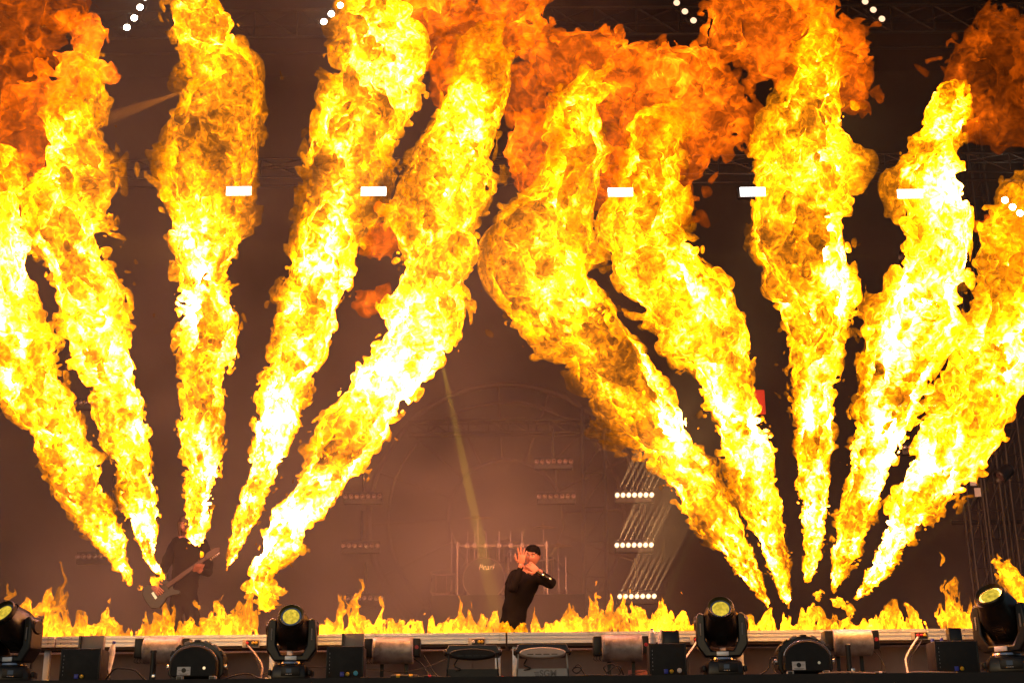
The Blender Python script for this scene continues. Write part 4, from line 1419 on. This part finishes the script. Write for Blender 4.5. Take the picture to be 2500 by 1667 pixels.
def jet(name, spec, depth, seed, parent, hot=(1.2, 1.95, 2.1, 2.1, 1.95, 1.35, 0), R=18, mat=MAT_JET, ragged=1.0):
    """one jet of burning gas. SPEC: (px, py, half width in px) up its axis, read off the photograph in the plane at DEPTH"""
    rng = np.random.default_rng(seed)
    pts = []
    for i, (x, y, w) in enumerate(spec):
        p = at(x * S_, y * S_, depth[0] + (depth[1] - depth[0]) * i / (len(spec) - 1))
        pts.append((p.x, p.y, p.z, w * S_ / ppm(p)))
    C, t = resample(pts, 400)
    r = np.maximum(C[:, 3], 0.02)
    sig = np.r_[0, np.cumsum(np.diff(t) / ((r[1:] + r[:-1]) / 2))]
    n0 = int(sig[-1] * R)
    E = 1.9
    n1 = int(2 * E * R)
    shape = (n0, n1, n1)
    u = np.linspace(-E, E, n1, dtype=np.float32)
    rho = np.sqrt(u[:, None] ** 2 + u[None, :] ** 2)[None]
    s01 = np.linspace(0, 1, n0, dtype=np.float32)[:, None, None]
    f = 0.86 - rho + 0.20 * noise_grid(rng, shape, (3.0 * R, 1.6 * R, 1.6 * R))
    f = f + ragged * .30 * (np.abs(noise_grid(rng, shape, (1.5 * R, .9 * R, .9 * R))) - .45)
    f += ragged * .27 * (np.abs(noise_grid(rng, shape, (.65 * R, .45 * R, .45 * R))) - .45)
    f += ragged * .27 * (np.abs(noise_grid(rng, shape, (.34 * R, .25 * R, .25 * R))) - .42)
    f += ragged * .25 * (np.abs(noise_grid(rng, shape, (.17 * R, .13 * R, .13 * R))) - .42)
    # the ends close, frayed
    fray = noise_grid(rng, shape, (.7 * R, .5 * R, .5 * R))
    top = np.clip((s01 - .70) / .30, 0, 1)
    f -= top * (.34 * np.abs(fray) + .55 * top ** 6) + np.clip((.14 - s01) / .14, 0, 1) ** 1.5 * (.75 + .8 * np.abs(fray))
    V, Q = surface_nets(f.astype(np.float32))
    Q = drop_specks(Q, len(V), 8)
    # what the gas at each vertex gives off
    st = V[:, 0] / n0
    rr = np.hypot((V[:, 1] / (n1 - 1) * 2 - 1) * E, (V[:, 2] / (n1 - 1) * 2 - 1) * E)
    burn = np.interp(st, np.linspace(0, 1, len(hot)), hot)
    mid = np.clip(st / .12, 0, 1) * np.clip((1 - st) / .35, 0, 1)
    burn = burn + 4.2 * (.70 - np.maximum(rr, .75 - .6 * mid)) - 1.0 * np.clip(1 - st / .10, 0, 1)
    burn += 1.2 * sample(noise_grid(rng, shape, (1.5 * R, .9 * R, .9 * R)), V)
    burn += .8 * sample(noise_grid(rng, shape, (.7 * R, .35 * R, .35 * R)), V) + .6 * sample(noise_grid(rng, shape, (.3 * R, .16 * R, .16 * R)), V)
    burn += .8 * sample(veins(rng, shape, (.9 * R, .4 * R, .4 * R)), V)
    # swirl
    D = [.15 * R * sample(noise_grid(rng, shape, .7 * R), V) + .06 * R * sample(noise_grid(rng, shape, .3 * R), V) for k in range(3)]
    V = V + np.stack(D, 1)
    si = V[:, 0] / R
    c = np.stack([np.interp(si, sig, C[:, k]) for k in range(4)], 1)
    T = np.gradient(C[:, :3], axis=0)
    T /= np.linalg.norm(T, axis=1)[:, None]
    T = np.stack([np.interp(si, sig, T[:, k]) for k in range(3)], 1)
    B = np.array([0., 1., 0.])
    N = np.cross(T, B)
    N /= np.linalg.norm(N, axis=1)[:, None]
    B = np.cross(N, T)
    uu = (V[:, 1] / (n1 - 1) * 2 - 1) * E * c[:, 3]
    vv = (V[:, 2] / (n1 - 1) * 2 - 1) * E * c[:, 3]
    W = c[:, :3] + uu[:, None] * N + vv[:, None] * B
    return quad_object(name, W, Q, mat, {'burn': np.clip(burn, np.where(rr < .88, .95 - 1.3 * np.clip((st - .75) / .25, 0, 1), -2.0), np.minimum(np.interp(st, (0, .06, .2, .6, .85, 1), (2.2, 3.0, 4.6, 4.2, 3.0, 1.6)), 4.6 - 4.0 * np.clip(rr - .62, 0, 1)))}, parent)


def fireball(name, balls, depth, seed, parent=None, voxel=.030, hot=.4, mat=None, thick=.75, rag=1.0, lift=1.0):
    """a rolling cloud of sooty fire: BALLS (px, py, radius in px) joined and torn by turbulence"""
    rng = np.random.default_rng(seed)
    bs = []
    for x, y, w in balls:
        p = at(x * S_, y * S_, depth + rng.uniform(-.12, .12))
        bs.append((p.x, p.y, p.z, w * S_ / ppm(p)))
    bs = np.array(bs)
    R = np.mean(bs[:, 3])
    lo = (bs[:, :3] - bs[:, 3:] * 1.6).min(0)
    hi = (bs[:, :3] + bs[:, 3:] * 1.6).max(0)
    lo[1], hi[1] = depth - R * 1.5 * thick, depth + R * 1.5 * thick
    shape = tuple(int(v) for v in np.ceil((hi - lo) / voxel))
    ax = [np.linspace(lo[k], lo[k] + voxel * (shape[k] - 1), shape[k], dtype=np.float32) for k in range(3)]
    X, Y, Z = np.meshgrid(*ax, indexing='ij', sparse=True)
    acc = 0
    for bx, by, bz, br in bs:
        d = np.sqrt((X - bx) ** 2 + ((Y - by) / thick) ** 2 + (Z - bz) ** 2)
        acc = acc + np.exp(-5.0 * (d / br - 1) * br / R)
    f = np.log(acc) / 5.0
    core = f.astype(np.float32)
    q = R / voxel
    f = f - .12 + rag * (.30 * noise_grid(rng, shape, 1.3 * q) + .42 * (np.abs(noise_grid(rng, shape, .7 * q)) - .45)
                         + .34 * (np.abs(noise_grid(rng, shape, .36 * q)) - .45) + .28 * (np.abs(noise_grid(rng, shape, .18 * q)) - .45)
                         + .24 * (np.abs(noise_grid(rng, shape, max(2.2, .09 * q))) - .42))
    V, Q = surface_nets(f.astype(np.float32))
    Q = drop_specks(Q, len(V), 30)
    burn = hot - .25 + 1.5 * (sample(core, V) - .15) + .55 * sample(noise_grid(rng, shape, 1.1 * q), V) + .5 * sample(noise_grid(rng, shape, .45 * q), V)
    burn += .5 * sample(noise_grid(rng, shape, .2 * q), V) + .6 * sample(veins(rng, shape, .5 * q), V)
    D = [.16 * q * sample(noise_grid(rng, shape, .6 * q), V) + .07 * q * sample(noise_grid(rng, shape, .25 * q), V) for k in range(3)]
    V = (V + np.stack(D, 1)) * voxel + lo
    return quad_object(name, V, Q, mat or MAT_CLOUD, {'burn': np.clip(burn, -2.5, 4.0)}, parent)


def ground_fire(name, x0, x1, seed, y=0.12, voxel=.0115, height=None):
    """tongues of fire along a burner bar on the deck edge: thin burning sheets round rising gas"""
    rng = np.random.default_rng(seed)
    H, D = .85, .15
    shape = (int((x1 - x0) / voxel), int(D / voxel), int(H / voxel))
    xs = np.linspace(x0, x1, shape[0], dtype=np.float32)[:, None, None]
    v = np.linspace(-1, 1, shape[1], dtype=np.float32)[None, :, None]
    z = np.linspace(0, H, shape[2], dtype=np.float32)[None, None, :]
    q = 1 / voxel
    line = lambda p: noise_grid(rng, (shape[0], 1, 1), (p * q, 1, 1))
    tall = np.maximum(height(xs) * (1 + .35 * line(.30) + .45 * line(.09) + .35 * line(.035)), .09)
    ends = np.clip((xs - x0) / .10, 0, 1) * np.clip((x1 - xs) / .10, 0, 1)
    rise = z / tall
    env = .75 - rise - .35 * v ** 2 - 1.4 * (1 - ends) + .44 * noise_grid(rng, shape, (.045 * q, .07 * q, .15 * q)) + .34 * noise_grid(rng, shape, (.024 * q, .04 * q, .07 * q))
    n1 = noise_grid(rng, shape, (.038 * q, .07 * q, .12 * q)) + .55 * noise_grid(rng, shape, (.024 * q, .05 * q, .075 * q))
    n2 = noise_grid(rng, shape, (.03 * q, .06 * q, .09 * q)) + .45 * noise_grid(rng, shape, (.02 * q, .04 * q, .05 * q))
    wall = .34 - .17 * np.clip(rise, 0, 1.0)
    f = np.minimum(env, np.maximum(wall - np.abs(n1), .7 * wall - np.abs(n2)))
    f -= .10 * np.clip((.06 - z) / .06, 0, 1)
    V, Q = surface_nets(f.astype(np.float32))
    Q = drop_specks(Q, len(V), 16)
    zz = V[:, 2] * voxel
    burn = 1.0 - 2.0 * zz + .7 * sample(noise_grid(rng, shape, (.14 * q, .1 * q, .16 * q)), V) + .5 * sample(noise_grid(rng, shape, (.04 * q, .05 * q, .07 * q)), V)
    D_ = [(.012 * sample(noise_grid(rng, shape, .06 * q), V) * (1 + 3 * zz) + .07 * zz * sample(noise_grid(rng, shape, .15 * q), V)) * q for k in range(3)]
    V = (V + np.stack(D_, 1)) * voxel
    V[:, 0] += x0
    V[:, 1] += y - D / 2
    V[:, 2] += DECK_Z + .004
    return quad_object(name, V, Q, MAT_LOW, {'burn': np.clip(burn, -2, 4)})
JETS = [
 [(300,1345,12),(285,1300,22),(245,1225,32),(190,1130,42),(150,1040,58),(100,950,78),(60,850,92),(20,720,105),(5,600,98),(0,520,90),(-5,430,85),(10,350,70)],
 [(378,1330,6),(345,1285,12),(335,1200,34),(315,1100,42),(295,1000,52),(270,900,62),(240,800,78),(215,700,88),(180,600,84),(160,500,90),(180,420,95),(170,330,92),(185,250,84),(205,170,70),(215,90,50)],
 [(450,1285,20),(455,1150,36),(460,1090,38),(455,950,52),(465,850,62),(475,740,68),(465,640,64),(475,540,80),(485,420,108),(500,300,112),(520,200,112),(490,120,96),(445,20,80),(430,-60,76),(420,-130,70)],
 [(520,1310,7),(535,1265,12),(560,1200,24),(590,1110,38),(625,1000,50),(660,900,58),(690,800,68),(720,700,78),(745,600,78),(765,500,84),(800,400,94),(815,300,102),(850,200,112),(870,100,112),(845,20,90),(820,-50,76),(800,-120,60)],
 [(600,1400,40),(600,1310,30),(640,1250,48),(690,1170,54),(760,1070,66),(830,960,82),(900,870,88),(960,780,98),(1000,700,98),(1000,620,88),(1010,540,92),(1030,450,94),(1050,350,94),(1075,280,90),(1100,200,84),(1120,120,80),(1130,50,70)],
 [(1765,1395,8),(1710,1290,24),(1650,1190,42),(1590,1100,57),(1530,1000,68),(1440,890,88),(1370,790,90),(1280,700,105),(1220,620,120),(1250,540,130),(1280,450,105),(1310,350,96),(1335,270,90),(1360,200,90),(1390,140,80)],
 [(1815,1400,14),(1790,1310,22),(1770,1230,37),(1740,1130,48),(1710,1000,58),(1670,900,64),(1640,800,88),(1580,700,108),(1510,600,116),(1480,520,98),(1500,440,90),(1495,370,84),(1510,290,90),(1540,220,80)],
 [(1852,1345,7),(1862,1285,24),(1870,1180,33),(1870,1080,40),(1880,980,48),(1870,880,62),(1875,780,78),(1880,680,98),(1860,580,104),(1840,480,112),(1860,380,130),(1845,300,118),(1865,220,76),(1880,160,56),(1885,90,60),(1870,20,70)],
 [(1915,1365,10),(1935,1270,28),(1965,1180,40),(2000,1080,48),(2030,980,58),(2050,880,82),(2090,780,102),(2120,680,104),(2160,580,112),(2140,480,122),(2110,400,110),(2145,300,76),(2170,240,56),(2200,180,50)],
 [(1965,1375,10),(1990,1345,14),(2040,1270,30),(2090,1180,52),(2150,1090,68),(2210,1000,88),(2250,920,104),(2290,830,112),(2300,740,114),(2320,640,110),(2310,540,104),(2330,470,90),(2345,400,70)],
]
JET_OPT = {}
CLOUD_OPT = {}
CLOUDS = [
 ([(-10,330,80),(60,300,95),(40,420,80),(110,230,80),(190,160,70),(215,80,50),(10,480,70)], .0, .7),
 ([(40,60,90),(130,90,70),(20,170,60),(150,20,60)], .3, -.6),
 ([(1000,60,110),(1090,100,120),(1160,30,110),(1230,10,70),(1100,200,90),(1180,230,70),(960,20,60)], .1, .5),
 ([(1290,130,90),(1380,190,110),(1480,190,110),(1580,200,110),(1640,270,80),(1480,300,110),(1560,370,90),(1380,320,90),(1250,380,90),(1200,330,70),(1420,420,70),(1540,450,60)], .3, .6),
 ([(1690,20,90),(1780,60,120),(1860,60,100),(1900,150,80),(1930,220,60),(1830,130,80)], .1, .5),
 ([(2240,150,80),(2320,100,90),(2300,220,80),(2360,260,70),(2220,260,50)], .2, -.5),
 ([(850,690,34),(880,670,24)], -.2, .1),
 ([(870,560,46),(910,530,34),(890,480,30)], -.1, .4),
 ([(2300,520,50),(2340,560,60)], -.1, .5),
]

WISPS = [
 ([(352,1335,12),(366,1350,10),(372,1322,9)], 'small wisp of flame trailing below the second jet of the guitarist fan'),
 ([(330,1372,14),(322,1352,9)], 'small wisp of flame at the foot of the outermost guitarist jet'),
 ([(518,1308,9),(526,1290,7)], 'small wisp of flame below the jet next to the upright one'),
 ([(610,1380,26),(635,1350,20),(580,1350,16)], 'ragged puff of flame at the foot of the innermost guitarist jet'),
 ([(1850,1352,9),(1846,1330,7),(1858,1312,8)], 'small wisp of flame below the upright jet of the second fan'),
 ([(1925,1385,18),(1950,1400,16),(1905,1365,12)], 'ragged puff of flame between the feet of the outward leaning jets'),
 ([(1880,1362,16)], 'small reddish puff of flame beside the upright jet foot'),
 ([(2290,1290,14),(2310,1312,22),(2332,1345,26),(2346,1385,24)], 'tattered orange flame leaping behind the last spotlight'),
 ([(2070,1352,10),(2085,1372,8)], 'small wisp of flame drifting over the last soot stained drum'),
]
# ------------------------------------------------------------------ the fire itself
FANS = ('fan of jets by the guitarist', 'fan of jets beside the lit lamp bars')
LAB = ['outermost jet of the guitarist fan, slanting out of the frame', 'jet of the guitarist fan leaning between the outermost and the upright one', 'upright flame jet rising in front of the guitarist',
       'jet next to the upright one, leaning towards the singer side', 'innermost jet of the guitarist fan, reaching over towards the singer',
       'innermost jet of the second fan, bending over towards the singer', 'jet of the second fan beside the lit lamp bars, leaning inward', 'upright flame jet of the second fan over the arched projector',
       'jet of the second fan leaning outward beside the upright one', 'outermost jet of the second fan, slanting to the open side']
JET_POWER, JC = 42.0, (1.0, .43, .38)
for i, s in enumerate(JETS):
    t = thing('flame_jet', LAB[i], 'flame', at(s[0][0] * S_, s[0][1] * S_, -.6), 0, FANS[i // 5])
    f = jet('burning_gas', s, (-.62, -.35), 100 + i, None, **JET_OPT.get(i, {}))
    f.parent = t
    f.matrix_parent_inverse = Matrix.Translation(t.location).inverted()
    for k in (.3, .6, .9):
        x, y, w = s[int(k * (len(s) - 1))]
        light('fire_glow', 'POINT', at(x * S_, y * S_, .25) - t.location, JET_POWER, JC, t, 0.0)
CLAB = ['orange fire cloud over the outermost jets by the guitarist', 'dark red smoky fire cloud above the outermost jets', 'tall orange fire cloud rolling above the innermost jets', 'wide orange fire cloud joining the two fans over the singer',
        'orange fire cloud towering over the second fan', 'dim red fire cloud drifting beyond the outermost jet of the second fan', 'small detached wisp of flame between the fourth and fifth jets', 'orange puff of flame bridging the fourth and fifth jets', 'orange puff behind the bright blinder lamps by the open side']
for i, (b, d, h) in enumerate(CLOUDS):
    tag(fireball('fire_cloud', b, d, 300 + i, hot=h, **CLOUD_OPT.get(i, {})), CLAB[i], 'fire cloud', 'rolling fire clouds')
for i, (b, lab) in enumerate(WISPS):
    tag(fireball('flame_wisp', b, -.3, 500 + i, hot=1.1, voxel=.009, mat=MAT_LOW, rag=1.35), lab, 'flame', 'loose wisps of flame')
tag(ground_fire('ground_fire', at(-20, 1548, .1).x, at(655, 1548, .1).x, 11, height=lambda x: .24 + .14 * np.exp(-((x + 4.1) / .25) ** 2) + .12 * np.exp(-((x + 2.2) / .25) ** 2)), 'line of low flames on the deck edge in front of the guitarist', 'flames', kind='stuff')
tag(ground_fire('ground_fire', at(745, 1548, .1).x, at(2282, 1540, .1).x, 12, height=lambda x: .20 + .12 * np.exp(-((x + 1.4) / .2) ** 2) + .14 * np.exp(-((x - 3.45) / .2) ** 2)), 'long line of low flames on the deck edge in front of the singer', 'flames', kind='stuff')
tag(ground_fire('ground_fire', at(2290, 1538, .1).x, at(2520, 1536, .1).x, 13, height=lambda x: .34 + .2 * np.exp(-((x - 4.4) / .25) ** 2)), 'short line of low flames behind the last spotlight', 'flames', kind='stuff')
for x in np.linspace(-4.2, 4.2, 8):
    light('ground_glow', 'POINT', (x, .12, DECK_Z + .22), 1.5, (1.0, .45, .18), None, 0.0)
